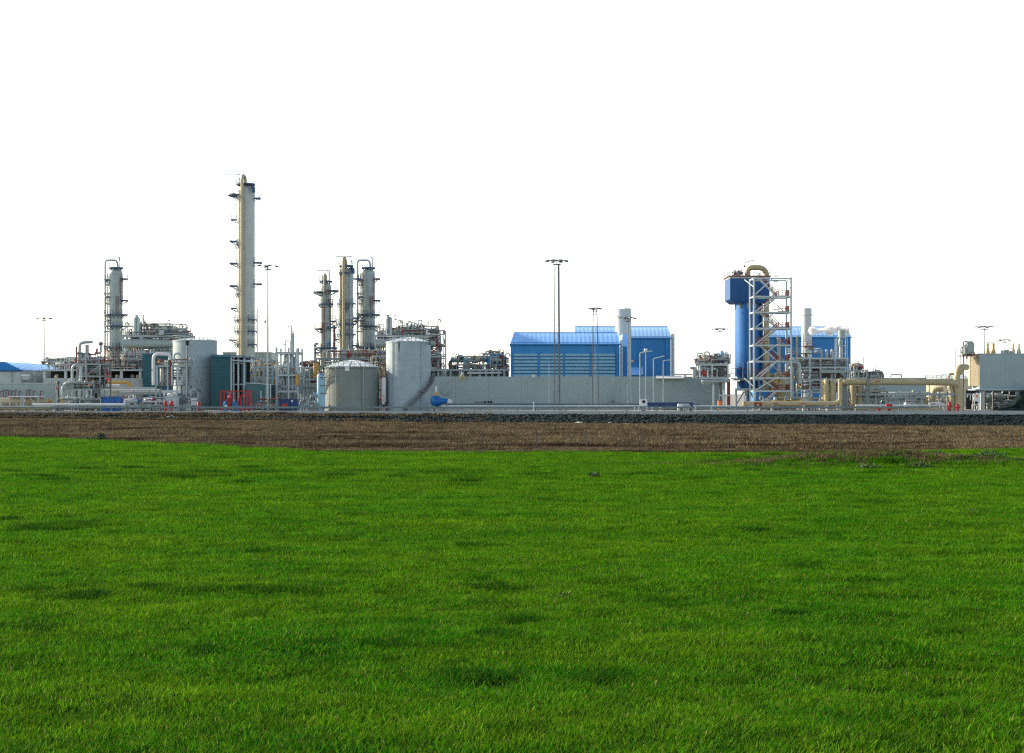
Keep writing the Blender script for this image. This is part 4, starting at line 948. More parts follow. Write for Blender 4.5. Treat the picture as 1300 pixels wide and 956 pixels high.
clutter(t, X(1080), X(1100), Y, Y+5, [Z(480),Z(470)], 141, 6, 12, 8, 6, 5, 2.0, pm=['dsteel','galv','pgrey','gclad'])
clutter(t, X(1098), X(1120), Y, Y+5, [Z(481)], 142, 4, 12, 7, 7, 3, 2., pm=['dsteel','dsteel','pgrey'])
for x,y in ((1096,453),(1111,464)): t.part('mast', MB().bar((X(x),Y,Z(480)),(X(x),Y,Z(y)),.14), 'galv')
t.part('bent_pipe', MB().tube(bend([(X(1102),Y,Z(473)),(X(1119.5),Y,Z(472.5)),(X(1121),Y,Z(476)),(X(1121),Y,Z(482))],.6),.28,8), 'dsteel')
t.part('base', MB().box(X(1078),X(1122),Y+5,Y+6,0,Z(480)), 'gclad')
t = T('pipe_gantry', 'dark low pipe gantry with beige uprights under the raised beige pipeline', 'pipework', 1092, 312)
X, Z, Y = t.X, t.Z, t.Y
clutter(t, X(1072), X(1128), Y, Y+5, [.1,Z(506)], 143, 5, 14, 12, 8, 6, 2.6, pm=['dsteel','beige','gclad','ochre','dsteel'])
t.part('beam', MB().box(X(1070),X(1190),Y+1,Y+1.4,Z(500.8),Z(499.2)), 'gclad')
t.part('beam', MB().box(X(1086),X(1230),Y-1.5,Y-1.2,Z(502),Z(499.5)), 'galv')
for x in (1098,1110,1122,1135,1150,1168,1186,1200): t.part('leg', MB().bar((X(x),Y-1.3,0),(X(x),Y-1.3,Z(502)),.22), 'galv')
t.part('upright', MB().tube([(X(1091),Y,0),(X(1091),Y,Z(489))],.6,10), 'beige')
t.part('upright', MB().tube([(X(1083.5),Y,0),(X(1083.5),Y,Z(489))],.75,10), 'beige')

# beige pipes
t = T('beige_pipeline', 'low beige pipeline running along the ground to the looped uprights', 'pipe', 1010, 303)
X, Z, Y = t.X, t.Z, t.Y
t.part('pipe', MB().tube(bend([(X(943.5),Y,Z(512.4)),(X(1060),Y,Z(512.4)),(X(1066.5),Y,Z(509)),(X(1066.5),Y,Z(484))],2.2,6),2.9*t.s,14), 'beige')
t.part('flange', MB().rev((X(943),Y,Z(512.4)),(1,0,0),[(0,.55),(.02,.6),(.25,.6),(.26,.5)],14), 'beige')
t.part('elbow', MB().tube(bend([(X(1066.5),Y,Z(484.2)),(X(1066.5),Y+.2,Z(483)),(X(1066.5),Y+1.4,Z(483))],.5),2.9*t.s,14), 'beige')
t.part('foot', MB().cyl(X(1066.8),Y,0,Z(510),.42,n=12), 'beige')
for x in (980,1020,1050): t.part('saddle', MB().box(X(x)-.2,X(x)+.2,Y-.35,Y+.35,0,Z(514)), 'steel')
for x in (984,1019): t.part('marking', MB().box(X(x)-.5,X(x)+.5,Y-2.9*t.s-.015,Y-2.9*t.s+.02,Z(512.8),Z(511.8)), 'red')
t = T('looped_pipe', 'leftmost upright beige pipe loop, ending in a rounded bend', 'pipe', 1049, 306, group='upright beige pipe loops')
t.part('pipe', MB().tube(bend([t.P(1049,519.5),t.P(1049,483.4),t.P(1049,483.4,2.2),t.P(1049,519.5,2.2)],1.05,6),3.3*t.s,14), 'beige')
t.part('collar', MB().cyl(t.X(1049),t.Y,t.Z(511),t.Z(510),3.8*t.s,n=14), 'ochre')
t2 = dup(t.o, (t.loc[0]+8.2*t.s, t.Y+.1, 0), 'second upright beige pipe loop, between the first loop and the long pipeline elbow')
t = T('beige_pipeline', 'long raised beige pipeline crossing to the right and bending down to the ground', 'pipe', 1140, 306)
X, Z, Y = t.X, t.Z, t.Y
t.part('pipe', MB().tube(bend([(X(1071.5),Y+2,Z(487)),(X(1075),Y,Z(484.9)),(X(1084),Y,Z(484.6)),(X(1205),Y,Z(485.4)),(X(1219.2),Y,Z(488)),(X(1219.2),Y,0)],2.4,8),4*t.s,18), 'beige')
t.part('support', MB().bar((X(1101),Y+.1,0),(X(1101),Y+.1,Z(488)),.85), 'tankg')
t.part('support_cap', MB().box(X(1095.5),X(1106.5),Y-.6,Y+.7,Z(495),Z(493.4)), 'tankg')
t.part('shroud', MB().box(X(1099),X(1103),Y-.8,Y-.7,Z(489),Z(480)), 'tankg')
t.part('column', MB().box(X(1070.5),X(1077),Y+.9,Y+2,0,Z(488)), 'tankg')
t.part('flange', MB().cyl(X(1219.2),Y,.0,.25,4.6*t.s,n=18), 'beige')
t.part('marking', MB().box(X(1110),X(1116.5),Y-4*t.s-.012,Y-4*t.s+.04,Z(484.9),Z(483.6)), 'red')
for x in (1140,1180): t.part('hanger', MB().bar((X(x),Y+.2,0),(X(x),Y+.2,Z(488)),.2), 'galv')
t.part('rack_bar', MB().tube(bend([(X(1135.5),Y+3,Z(482)),(X(1135.5),Y+3,Z(475.5)),(X(1149.5),Y+3,Z(475.5)),(X(1149.5),Y+3,Z(482))],.2),.14,7), 'pgrey')
t = T('beige_riser', 'thick beige pipe rising and curving into the side of the right grey building', 'pipe', 1222, 312)
X, Z, Y = t.X, t.Z, t.Y
t.part('pipe', MB().tube(bend([(X(1216.5),Y+1,0),(X(1216.5),Y+1,Z(466)),(X(1238),Y+6,Z(465.5))],3.2,8),4*t.s,16), 'beige')
t.part('branch', MB().tube(bend([(X(1224),Y+6,Z(472.5)),(X(1234),Y+7,Z(472))],.5),.55,12), 'beige')
t.part('branch', MB().tube(bend([(X(1216.5),Y+1,Z(489)),(X(1207),Y+1.4,Z(490)),(X(1210),Y+1,Z(497)),(X(1210),Y+1,0)],1.4),.55,12), 'beige')
clutter(t, X(1205), X(1222), Y+1, Y+4, [.1,Z(503)], 151, 3, 6, 6, 5, 1, 2.6, pm=['beige','cream','pgrey'], vm=['cream','beige'])
t = T('beige_branch', 'small beige branch pipe hooking down before the cream tank', 'pipe', 1190, 318)
t.part('pipe', MB().tube(bend([t.P(1184.5,520),t.P(1184.5,494.5),t.P(1197,494)],1.3),.55,12), 'beige')
t.part('support', MB().box(t.X(1176),t.X(1178),t.Y,t.Y+.3,0,t.Z(505)), 'ochre'); t.part('support', MB().box(t.X(1170),t.X(1172.5),t.Y,t.Y+.3,0,t.Z(505)), 'beige')
t.part('outlet', MB().tube(bend([t.P(1197.5,483,-4),t.P(1197.5,475,-4),t.P(1206,475,-4)],.6),.26,8), 'beige')

t, cx, r, zt = tank('storage_tank', 'pale cream tank with a low cone roof, behind the pipeline bend', 1205, 30, 430, 481, 'cream', dome=EYE+(HOR-474.5)*430/FPX)
t = T('grey_building', 'distant flat grey building with a pipe rack at its foot, under the beige pipeline', 'building', 1150, 400)
t.part('wall', MB().box(t.X(1105),t.X(1176),t.Y,t.Y+10,0,t.Z(480.5)), 'conc'); t.part('roof', MB().box(t.X(1104.5),t.X(1176.5),t.Y-.3,t.Y+10.2,t.Z(480.5)+.002,t.Z(479.8)), 'galv')
t = T('pipe_rack', 'low white pipe rack with a sloping pipe beyond the ground pipes at right', 'pipe rack', 1150, 335)
X, Z, Y = t.X, t.Z, t.Y
frame(t, [X(1110),X(1130),X(1150),X(1170),X(1192),X(1210)], Y, Y+5, [Z(513),Z(504)], 'galv', .24)
clutter(t, X(1108), X(1208), Y, Y+4.5, [.1,Z(513),Z(504)], 161, 8, 20, 12, 7, 6, 1.5, pm=['pgrey','white','galv','gclad'], vm=['white','clad','gclad'])

t = T('raised_building', 'smooth grey building raised on pillars at the right edge', 'building', 1290, 318)
X, Z, Y = t.X, t.Z, t.Y
x0, x1 = X(1243.5), X(1420); xf = X(1233.5)
t.part('wall', MB().box(x0,x1,Y,Y+5,Z(494),Z(449.5)), 'conc')
mb = MB()
for k in range(9): mb.box(x0-.16-.1*k,x0-.08-.1*k,Y+.3+.4*k,Y+4.6,Z(490),Z(450-.2*k))
mb.box(x0-1.0,x0-.01,Y+3.5,Y+4.8,Z(490)+.01,Z(451)); t.part('fluted_side', mb, 'cream')
t.part('cornice', MB().box(x0-.1,x1,Y-.12,Y+5.1,Z(449.5)+.002,Z(448.7)), 'galv')
t.part('floor_slab', MB().box(X(1238),x1,Y-.35,Y+5.2,Z(495.5),Z(494)-.003), 'wsteel')
t.part('edge_beam', MB().box(X(1240),x1,Y-.2,Y+.2,Z(496.8),Z(495.5)-.003), 'dsteel')
for x in (1245,1290,1330): t.part('pillar', MB().box(X(x),X(x+4),Y,Y+.7,0,Z(496.8)-.003), 'steel')
for x in (1261,1272): t.part('pillar', MB().box(X(x),X(x+1.5),Y+6,Y+6.5,0,Z(496)), 'dsteel')
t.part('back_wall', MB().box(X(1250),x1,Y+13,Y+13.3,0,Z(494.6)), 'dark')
for y in (503,509,515): t.part('pipe', MB().tube([(X(1252),Y+9,Z(y)),(X(1330),Y+9,Z(y))],.22,7), 'pgrey')
clutter(t, X(1252), X(1300), Y+7, Y+12, [.1,Z(509)], 171, 3, 8, 5, 4, 3, 2., pm=['pgrey','white','galv'])
t.part('roof_railing', rail_line(MB(),[(x0,Y+.2,Z(448.7)),(x1,Y+.2,Z(448.7))],step=1.1,h=1.1,w=.06), 'galv')
for x in (1259.5,1267): t.part('roof_vent', MB().rev((X(x),Y+3,Z(449)),(0,0,1),[(0,.55),(.5,.5),(1.2,.25),(2.4,.3)],10), 'ochre')
t.part('vent_bar', MB().bar((X(1258.5),Y+3,Z(434.5)),(X(1267.5),Y+3,Z(434.5)),.12).bar((X(1258.5),Y+3,Z(449)),(X(1258.5),Y+3,Z(434.5)),.1).bar((X(1267.5),Y+3,Z(449)),(X(1267.5),Y+3,Z(434.5)),.1), 'rust')
for x in (1292,1299.5): t.part('roof_vent', MB().rev((X(x),Y+3,Z(449)),(0,0,1),[(0,.5),(.6,.5),(1.4,.25),(2.4,.2)],10), 'cream')
for x in (1276,1280,1283,1287): t.part('roof_unit', MB().box(X(x),X(x+2),Y+2,Y+3,Z(449),Z(445.5-x%3)), 'galv')
t = T('roof_machinery', 'rusty brown rooftop unit with a grey hood at the corner of the raised building', 'machinery', 1233, 316)
X, Z, Y = t.X, t.Z, t.Y
o = t.part('hood', MB().prism([(X(1231.5),Z(449)),(X(1240.5),Z(449)),(X(1241),Z(436)),(X(1238),Z(432.5)),(X(1232),Z(433))],Y+2,Y+4), 'gclad')
t.part('fan', MB().cyl(X(1229),Y+2,Z(449),Z(437),.35,n=10).cyl(X(1229),Y+2,Z(434),Z(432.5),.5,n=10), 'galv')
t.part('stand', MB().bar((X(1228.5),Y+3,0),(X(1228.5),Y+3,Z(433)),.2).bar((X(1233),Y+3,Z(456)),(X(1233),Y+3,Z(433)),.25), 'rust')
t.part('platform', MB().box(X(1224),X(1241),Y+1.5,Y+4.5,Z(452),Z(451)), 'rust')
lad = MB()
for x in (1218.5,1225): lad.bar((X(x),Y+3,Z(466)),(X(x),Y+3,Z(444)),.1)
for k in range(8): lad.bar((X(1218.5),Y+3,Z(445+k*2.7)),(X(1225),Y+3,Z(445+k*2.7)),.07)
t.part('ladder', lad, 'galv')
clutter(t, X(1226), X(1241), Y+2, Y+4, [Z(451)], 172, 2, 5, 5, 3, 2, 2.2, pm=['rust','dsteel','galv'], vm=['gclad','dsteel'])

# ---------------- masts and lamps
def flood(mb, p, a, s=1.):
    d = Vector((math.sin(R(a)), -math.cos(R(a)), -.22)).normalized(); p = Vector(p)
    mb.bar(p, p+d*.95*s, .8*s, .26*s)
def light_mast(x, Y, ytop, label, spread=1.4, lattice=False, w=.3, n=6, legs=6., group='tall light masts', m='galv'):
    t = T('light_mast', label, 'light mast', x, Y, group=group)
    X, Z = t.X, t.Z; cx = X(x); zt = Z(ytop)
    if lattice:
        hw = legs*t.s/2
        mb = MB()
        for sx,sy in ((-1,-1),(1,-1),(1,1),(-1,1)): mb.bar((cx+sx*hw*1.15,Y+sy*hw*1.15,0),(cx+sx*hw*.8,Y+sy*hw*.8,zt-.8),w*(2.6 if n==8 and sx==1 and sy==-1 else 1))
        z = .8; k = 0
        while z < zt-1:
            f = 1.15-.35*z/zt; f2 = 1.15-.35*(z+1.1)/zt
            mb.bar((cx-hw*f,Y-hw*f,z),(cx+hw*f,Y-hw*f,z),.05)
            mb.bar((cx+(-hw*f if k%2 else hw*f),Y-hw*f,z),(cx+(hw*f2 if k%2 else -hw*f2),Y-hw*f2,z+1.1),.04)
            mb.bar((cx+(-hw*f if k%2 else hw*f),Y+hw*f,z),(cx+(hw*f2 if k%2 else -hw*f2),Y+hw*f2,z+1.1),.04)
            z += 1.1; k += 1
        t.part('pole', mb, m)
    else:
        t.part('pole', MB().cyl(cx,Y,0,zt-.3,w,w*.5,n=10), m)
    o = t.part('head_frame', MB().rev((cx,Y,zt-.75),(0,0,1),[(0,spread*.55),(.12,spread*.55)],14).rev((cx,Y,zt),(0,0,1),[(0,spread*.25),(.3,spread*.22)],10), 'dsteel')
    mb = rail_line(MB(), [(*ang(cx,Y,spread*.55,a),zt-.65) for a in range(0,360,45)], h=.9, closed=True, w=.05); t.part('railing', mb, 'galv', o)
    for k in range(n):
        a = 360*k/n+20; p = ang(cx,Y,spread*.25,a); q = ang(cx,Y,spread,a)
        mb = MB().bar((*p,zt+.1),(*q,zt+.05),.09); flood(mb, (*q,zt+.15), a, .9); t.part('floodlight', mb, 'dsteel')
    return t
light_mast(706.8, 306, 331.5, 'tallest mast with a wide lamp ring, before the nearest blue hall', 1.75, True, .15, 8, 6, m='dsteel')
t = light_mast(755.5, 312, 392, 'mid height two legged mast with two lamps, right end of the nearest blue hall', .75, False, .05, 4)
X, Z, Y = t.X, t.Z, t.Y
for a,b in ((752,753),(760,757.8)):
    t.part('leg', MB().bar((X(a),Y,0),(X(b),Y,Z(392)),.2), 'dsteel')
t.part('cross_bar', MB().bar((X(753),Y,Z(399)),(X(757.8),Y,Z(399)),.12), 'dsteel')
t.part('junction_box', MB().box(X(755),X(757),Y-.2,Y+.2,Z(467),Z(463)), 'galv')
t = light_mast(796.5, 322, 404, 'mast with flat lamp wings in front of the first white chimney', 1.3, False, .06, 4)
for a,b in ((797,797.5),(801.5,800.5)): t.part('leg', MB().bar((t.X(a),t.Y,0),(t.X(b),t.Y,t.Z(404)),.14), 'galv')
light_mast(340, 300, 338, 'slim mast with two pairs of lamps, right of the tallest column', 1.4, False, .24, 4)
t = T('camera_pole', 'thin pole with a small camera box, left of the slim lamp mast', 'pole', 337, 310)
t.part('pole', MB().bar(t.P(337.5,521),t.P(337.5,349),.07), 'galv'); t.part('bracket', MB().bar(t.P(336,349),t.P(341,349),.12), 'galv'); t.part('camera', MB().box(t.X(335.8),t.X(337.4),t.Y-.3,t.Y+.3,t.Z(410),t.Z(407)), 'dsteel')
light_mast(56, 440, 404.3, 'faint distant mast rising from behind the left pipe bridge', 1.7, False, .3, 6, group='far lamp masts', m='galv')
light_mast(914, 400, 418, 'distant mast left of the blue column', 1.5, False, .18, 6, group='far lamp masts')
light_mast(1249.8, 380, 415.2, 'distant mast above the raised grey building', 1.6, False, .2, 6, group='far lamp masts')
light_mast(1275, 430, 432, 'faintest mast with a flat lamp bar near the right edge', 1.3, False, .1, 4, group='far lamp masts', m='white')

def street_lamp(x, Y, ytop, xa, ya, label, dbl=None):
    t = T('street_lamp', label, 'street lamp', x, Y, group='street lamps by the concrete wall')
    t.part('pole', MB().tube([t.P(x,522),t.P(x,ytop)],.13,8), 'galv')
    o = t.part('arm', MB().tube(bend([t.P(x,ytop+3),t.P(x,ytop),t.P(xa,ya)],.3),.11,7), 'wsteel')
    q = t.P(xa,ya); p = t.P(x+(xa-x)*.55, ytop+(ya-ytop)*.55); t.part('lamp_head', MB().bar(p,q,.34,.2), 'wsteel', o)
    return t
street_lamp(812.5, 316, 448, 828, 445.5, 'leftmost street lamp, its arm pointing right at the blue wall')
t = street_lamp(819.8, 318, 445, 813.5, 448.4, 'street lamp carrying a white ball and beige pole'); t.part('ball', MB().drum(t.P(819.8,446),t.P(819.8,442.5),.4,10), 'white')
street_lamp(829.7, 314, 455.5, 843.5, 451.8, 'street lamp with the lowest left arm, third along the wall')
street_lamp(842.2, 316, 458, 852.5, 456.5, 'rightmost and shortest street lamp along the concrete wall')
t = T('thin_pole', 'thin pale pole left of the lattice mast', 'pole', 697, 300); t.part('pole', MB().bar(t.P(697,522),t.P(697,462),.12), 'wsteel'); t.part('cap', MB().box(t.X(696.4),t.X(697.6),t.Y-.1,t.Y+.1,t.Z(463),t.Z(461.5)), 'wsteel')
t = T('floodlight', 'small white flood lamp on a stub on the wall before the nearest blue hall', 'lamp', 677.5, 329)
t.part('lamp', MB().box(t.X(675.8),t.X(679.4),t.Y-.4,t.Y+.3,t.Z(479),t.Z(475.5)), 'white'); t.part('stub', MB().bar(t.P(677.5,485),t.P(677.5,478),.15), 'galv')
t = T('light_mast', 'slim conduit with a junction cluster low on the wall, left of the rear mast', 'conduit', 778, 329.5)
t.part('pipe', MB().tube([t.P(778,519,-.3),t.P(778,481,-.3)],.06,6), 'galv'); t.part('box', MB().box(t.X(776.5),t.X(780),t.Y-.6,t.Y-.2,t.Z(513),t.Z(508.5)), 'dsteel'); t.part('pipe', MB().tube([t.P(775,519,-.3),t.P(775,500,-.3)],.07,6), 'galv')
t.o.name = 'wall_conduit'

# ---------------- front row on the yard
def container(x0,x1,yt,yb,Y,m,label,rim=None):
    t = T('container', label, 'container', (x0+x1)/2, Y); X, Z = t.X, t.Z; zb = max(.12, Z(yb))
    t.part('body', MB().box(X(x0),X(x1),Y,Y+2.4,zb,Z(yt)), m)
    mb = MB()
    for x in (X(x0),X(x1)): mb.bar((x,Y-.04,zb),(x,Y-.04,Z(yt)),.16)
    mb.bar((X(x0),Y-.05,Z(yt)),(X(x1),Y-.05,Z(yt)),.14); mb.bar((X(x0),Y-.05,zb),(X(x1),Y-.05,zb),.14); t.part('edge_frame', mb, rim or m)
    for f in (.3,.62): t.part('lock_rod', MB().bar((X(x0)+(X(x1)-X(x0))*f,Y-.1,zb),(X(x0)+(X(x1)-X(x0))*f,Y-.1,Z(yt)),.07), rim or m)
    return t
container(129.5,153.5,504,521,299,'cblue','bright blue container behind the white pipe at left')
t = container(354.5,376.8,506.8,521.5,299,'cdblue','navy container with a white badge, below the white process unit')
t.part('badge', MB().box(t.X(369.5),t.X(371.8),t.Y-.04,t.Y-.003,t.Z(510.5),t.Z(508)), 'white')
t = T('hose_reel', 'small red hose reel box before the navy container', 'box', 361, 296); t.part('box', MB().box(t.X(358),t.X(364.5),t.Y,t.Y+.8,t.Z(517.4),t.Z(512.8)), 'red'); t.part('stand', MB().box(t.X(359.5),t.X(361),t.Y+.2,t.Y+.5,0,t.Z(517.4)), 'rust'); t.part('lid', MB().box(t.X(357.7),t.X(364.8),t.Y-.05,t.Y+.85,t.Z(512.8)+.002,t.Z(512.3)), 'rust')

t = T('pipe_cage', 'bright red open pipe cage with blue machinery inside', 'cage', 298, 297)
X, Z, Y = t.X, t.Z, t.Y
x0, x1 = X(280), X(317.5); zt = Z(496.5); mb = MB()
for x in (x0, X(289), X(299), X(311), x1):
    for y in (Y, Y+4):
        if x in (x0,x1,X(299),X(311)) or y > Y: mb.bar((x,y,0),(x,y,zt),.2)
for y in (Y,Y+4): mb.bar((x0,y,zt),(x1,y,zt),.2); mb.bar((x0,y,.5),(x1,y,.5),.14)
for x in (x0,x1): mb.bar((x,Y,zt),(x,Y+4,zt),.2)
t.part('frame', mb, 'red')
for x0_,y0_,x1_,y1_ in ((287,516,293,500),(290,500,287,509),(293,506,290,516),(303,501,301,514)): t.part('pipe', MB().tube([(X(x0_),Y+1.5,Z(y0_)),(X(x1_),Y+1.5,Z(y1_))],.22,8), 'red')
mb = MB(); valve(mb,(X(290.5),Y+1,Z(504)),1.5); t.part('valve', mb, 'pink')
for x,y in ((283.5,513),(296,511),(302,508)): t.part('pump', MB().drum((X(x-1.8),Y+2,Z(y)),(X(x+2),Y+2,Z(y)),.65,12).box(X(x)-.5,X(x)+.5,Y+1.7,Y+2.3,0,Z(y)), 'bwall')
for x in (304,309): t.part('hose', MB().tube(bend([(X(x),Y+1,0),(X(x),Y+1,Z(505)),(X(x)+.5,Y+2,Z(499))],.5),.14,7), 'red')
t = T('person_marker', 'small white round gauge post before the red cage', 'gauge', 286.8, 294); t.o.name = 'gauge_post'
t.part('post', MB().bar(t.P(286.8,521.5),t.P(286.8,517),.14), 'dsteel'); t.part('gauge', MB().rev(t.P(286.8,516),(0,-1,0),[(-.1,.3),(.1,.34),(.14,.2)],12), 'white')

# pump skid with white cabinet and hydrants
t = T('filter_unit', 'raised filter unit with red railing and two white vessels before the grey tank', 'process unit', 216, 306)
X, Z, Y = t.X, t.Z, t.Y
lv = [Z(489),Z(464)]
frame(t, [X(198),X(213),X(225),X(237)], Y, Y+4, [Z(464)], 'steel', .3, z0=0)
decks(t, X(196), X(237.5), Y, Y+4, [Z(464)], 'steel', 'rust')
decks(t, X(193), X(248), Y+.2, Y+5, [Z(489.5)], 'gdeck', 'galv')
t.part('hooped_pipe', MB().tube(bend([(X(195.3),Y-.3,Z(489)),(X(195.3),Y-.3,Z(449.5)),(X(216),Y-.3,Z(450)),(X(216.2),Y-.3,Z(457))],1.1,6),.36,10), 'white')
t.part('hooped_pipe', MB().tube(bend([(X(221),Y,Z(462)),(X(221),Y,Z(449)),(X(229),Y,Z(448.5)),(X(231),Y,Z(456))],.7,5),.22,8), 'pgrey')
for x,m in ((204.5,'clad'),(211.5,'gclad'),(231,'clad')): t.part('vessel', MB().drum((X(x),Y+1.2,Z(490)),(X(x),Y+1.2,Z(465.5)),.55,12), m)
for x in (216.5,): t.part('column', MB().bar((X(x),Y-.1,Z(489)),(X(x),Y-.1,Z(455)),.4), 'rust')
t.part('vessel', MB().drum((X(221.5),Y+1,Z(458)),(X(230),Y+1,Z(458)),.62,12), 'white'); t.part('tray', MB().box(X(222),X(236),Y+2,Y+2.5,Z(456),Z(454.6)), 'yellow')
for x in (199.5,218.5,226): t.part('riser_pipe', MB().tube([(X(x),Y-.2,Z(489)),(X(x),Y-.2,Z(465))],.2,8), 'wsteel')
clutter(t, X(197), X(237), Y+.4, Y+3.5, lv, 181, 2, 8, 8, 4, 1, 1.6, pm=['pgrey','dsteel','white','rust'])
clutter(t, X(195), X(248), Y+.4, Y+4, [.1], 182, 3, 10, 8, 3, 3, 4.2, pm=['pgrey','dsteel','galv','teal2'])
for x in (244,250): t.part('hooped_pipe', MB().tube(bend([(X(x),Y-1,0),(X(x),Y-1,Z(494)),(X(x+8.5),Y-1,Z(496)),(X(x+8.5),Y-1,0)],1.,5),.3,9), 'gclad' if x<250 else 'dsteel')
t = T('pump_cabinet', 'boxy white pump cabinet behind two red hydrants', 'cabinet', 217, 300)
X, Z, Y = t.X, t.Z, t.Y
t.part('body', MB().box(X(207.5),X(227),Y,Y+2.5,0,Z(503)), 'steel')
t.part('upper_frame', MB().bar((X(208.5),Y,Z(503)),(X(208.5),Y,Z(496)),.35).bar((X(224),Y,Z(503)),(X(224),Y,Z(497)),.35).bar((X(208),Y,Z(496.5)),(X(227),Y,Z(497)),.45), 'wsteel')
t.part('machine', MB().drum((X(212),Y+.5,Z(502)),(X(221.5),Y+.5,Z(502)),.55,12), 'white')
for x in (210,218): t.part('panel', MB().box(X(x),X(x+6),Y-.05,Y-.003,Z(517),Z(506)), 'wsteel')
def hydrant(x, Y, label, hz=1.9, group='red hydrants'):
    t = T('hydrant', label, 'hydrant', x, Y, group=group); cx = t.X(x)
    t.part('body', MB().rev((cx,Y,0),(0,0,1),[(0,.34),(.15,.34),(.17,.25),(hz*.4,.25),(hz*.42,.36),(hz*.86,.36),(hz*.95,.28),(hz,.1)],12), 'red')
    for s in (-1,1): t.part('outlet', MB().rev((cx,Y,hz*.55),(s,0,0),[(.15,.13),(.42,.13),(.43,.17),(.52,.17)],8), 'red')
hydrant(210, 296, 'left one of two red hydrants before the white pump cabinet', 2.2)
hydrant(217.7, 296, 'right one of two red hydrants before the white pump cabinet', 2.2)
hydrant(252.5, 297, 'short dark red hydrant at the foot of the grey streaked tank', 1.9)
hydrant(1205.5, 297, 'red hydrant standing left of the pipeline bend', 2.0)
hydrant(1215.6, 295, 'shorter red hydrant right before the pipeline bend', 1.5)

def manifold(x0,x1,Y,seed,label,pm,vm=None,zl=(.1,1.3),n=(4,10,8,5,3)):
    t = T('pipe_manifold', label, 'pipework', (x0+x1)/2, Y)
    xs = [t.X(x0),t.X((x0+x1)/2),t.X(x1)]
    frame(t, xs, Y, Y+3, [zl[1]], 'galv', .16)
    clutter(t, xs[0], xs[-1], Y, Y+3, list(zl), seed, *n, 1.8, pm=pm, vm=vm)
    return t
manifold(155,175,297,191,'knot of dark valves and white pipes right of the bright blue container',['white','pgrey','dsteel','white'],['white','pgrey'],n=(2,7,8,6,2))
manifold(176,206,298,192,'ground pipework with white drums left of the pump cabinet',['white','pgrey','dsteel','galv'],['white','white','pgrey'],n=(6,9,9,4,3))
manifold(228,250,299,193,'dark ground pipework right of the pump cabinet',['dsteel','gclad','galv'],['gclad','dsteel'],n=(3,8,6,4,4))
manifold(70,128,299,194,'grey ground pipework before the pump house at left',['galv','dsteel','gclad','pgrey'],['gclad','pgrey'],n=(4,12,8,5,4))
manifold(380,400,302,195,'white piped manifold left of the light blue vessel',['wsteel','pgrey','galv'],['wsteel','gclad'],n=(3,8,8,5,2))
manifold(318,350,304,196,'low rusty valves and pipes before the teal hut',['rust','galv','dsteel'],['dsteel'],n=(1,5,6,3,1))
manifold(965,1042,306,197,'beige and grey pumps under the white stair tower',['beige','dsteel','gclad','ochre'],['gclad','beige'],n=(5,12,10,6,5))
t = T('pipe_bundle', 'bundle of white pipes on trestles behind the bright blue container', 'pipework', 165, 322)
X, Z, Y = t.X, t.Z, t.Y
for i,(a,b,y,r,m) in enumerate(((128,152,490,.42,'white'),(130,205,495.5,.3,'white'),(131,195,493,.25,'pgrey'),(150,210,499,.35,'wsteel'),(170,195,497.5,.5,'white'),(128,175,502,.3,'pgrey'))): t.part('pipe', MB().tube([(X(a),Y+i*.7,Z(y)),(X(b),Y+i*.7,Z(y))],r,9), m)
for x in (133,150,170,190,203): t.part('trestle', MB().bar((X(x),Y,0),(X(x),Y,Z(495)),.25), 'galv')

def long_pipe(x0,x1,z,Y,r,m,label,step=7.,name='pipeline',sm='galv'):
    t = T(name, label, 'pipe', (x0+x1)/2, Y); xa, xb = t.X(x0), t.X(x1)
    t.part('pipe', MB().tube([(xa,Y,z),(xb,Y,z)],r,10), m)
    n = max(1,int((xb-xa)/step))
    for k in range(n+1): t.part('support', MB().box(xa+(xb-xa)*k/n-.1,xa+(xb-xa)*k/n+.1,Y-.15,Y+.15,0,z-r*.9), sm)
    return t
long_pipe(41,158,1.42,291.2,.26,'white','long bright white pipe along the front at the left')
long_pipe(-40,66,.62,295,.5,'beige','low beige pipe under the long vessel at the left edge',9)
long_pipe(564,890,1.45,300,.16,'dsteel','upper thin dark pipe along the foot of the long concrete wall')
long_pipe(560,930,.9,297,.3,'wsteel','pale thick pipe along the foot of the long concrete wall',9)
long_pipe(556,948,.35,295,.14,'galv','lowest thin grey pipe below the pale one',11)
long_pipe(1086,1202,1.15,300,.2,'white','white ground pipe under the raised beige pipeline')
long_pipe(1086,1196,.55,297,.22,'beige','thin beige ground pipe before the white one at right')
t = T('pipe_railing', 'white tubular barrier with rounded ends beside the red hydrants at right', 'barrier', 1188, 298)
t.part('rail', MB().tube(bend([t.P(1180,517),t.P(1180,511.5),t.P(1197,511.5),t.P(1197,521)],.5),.13,8), 'white'); t.part('post', MB().tube([t.P(1193,521),t.P(1193,512)],.1,7), 'white')
t = T('red_cabinet', 'square dark red cabinet in front of the white ground pipes', 'cabinet', 1129.5, 295); X, Z, Y = t.X, t.Z, t.Y
t.part('body', MB().box(X(1126),X(1133),Y,Y+.9,Z(519.5),Z(512.8)), 'red'); t.part('door', MB().box(X(1126.6),X(1132.4),Y-.05,Y-.003,Z(519),Z(513.4)), 'red'); t.part('stand', MB().box(X(1128),X(1131),Y+.2,Y+.6,0,Z(519.5)-.002), 'rust')
hydrant(1116, 296, 'small red hydrant left of the square red cabinet', 1.0)

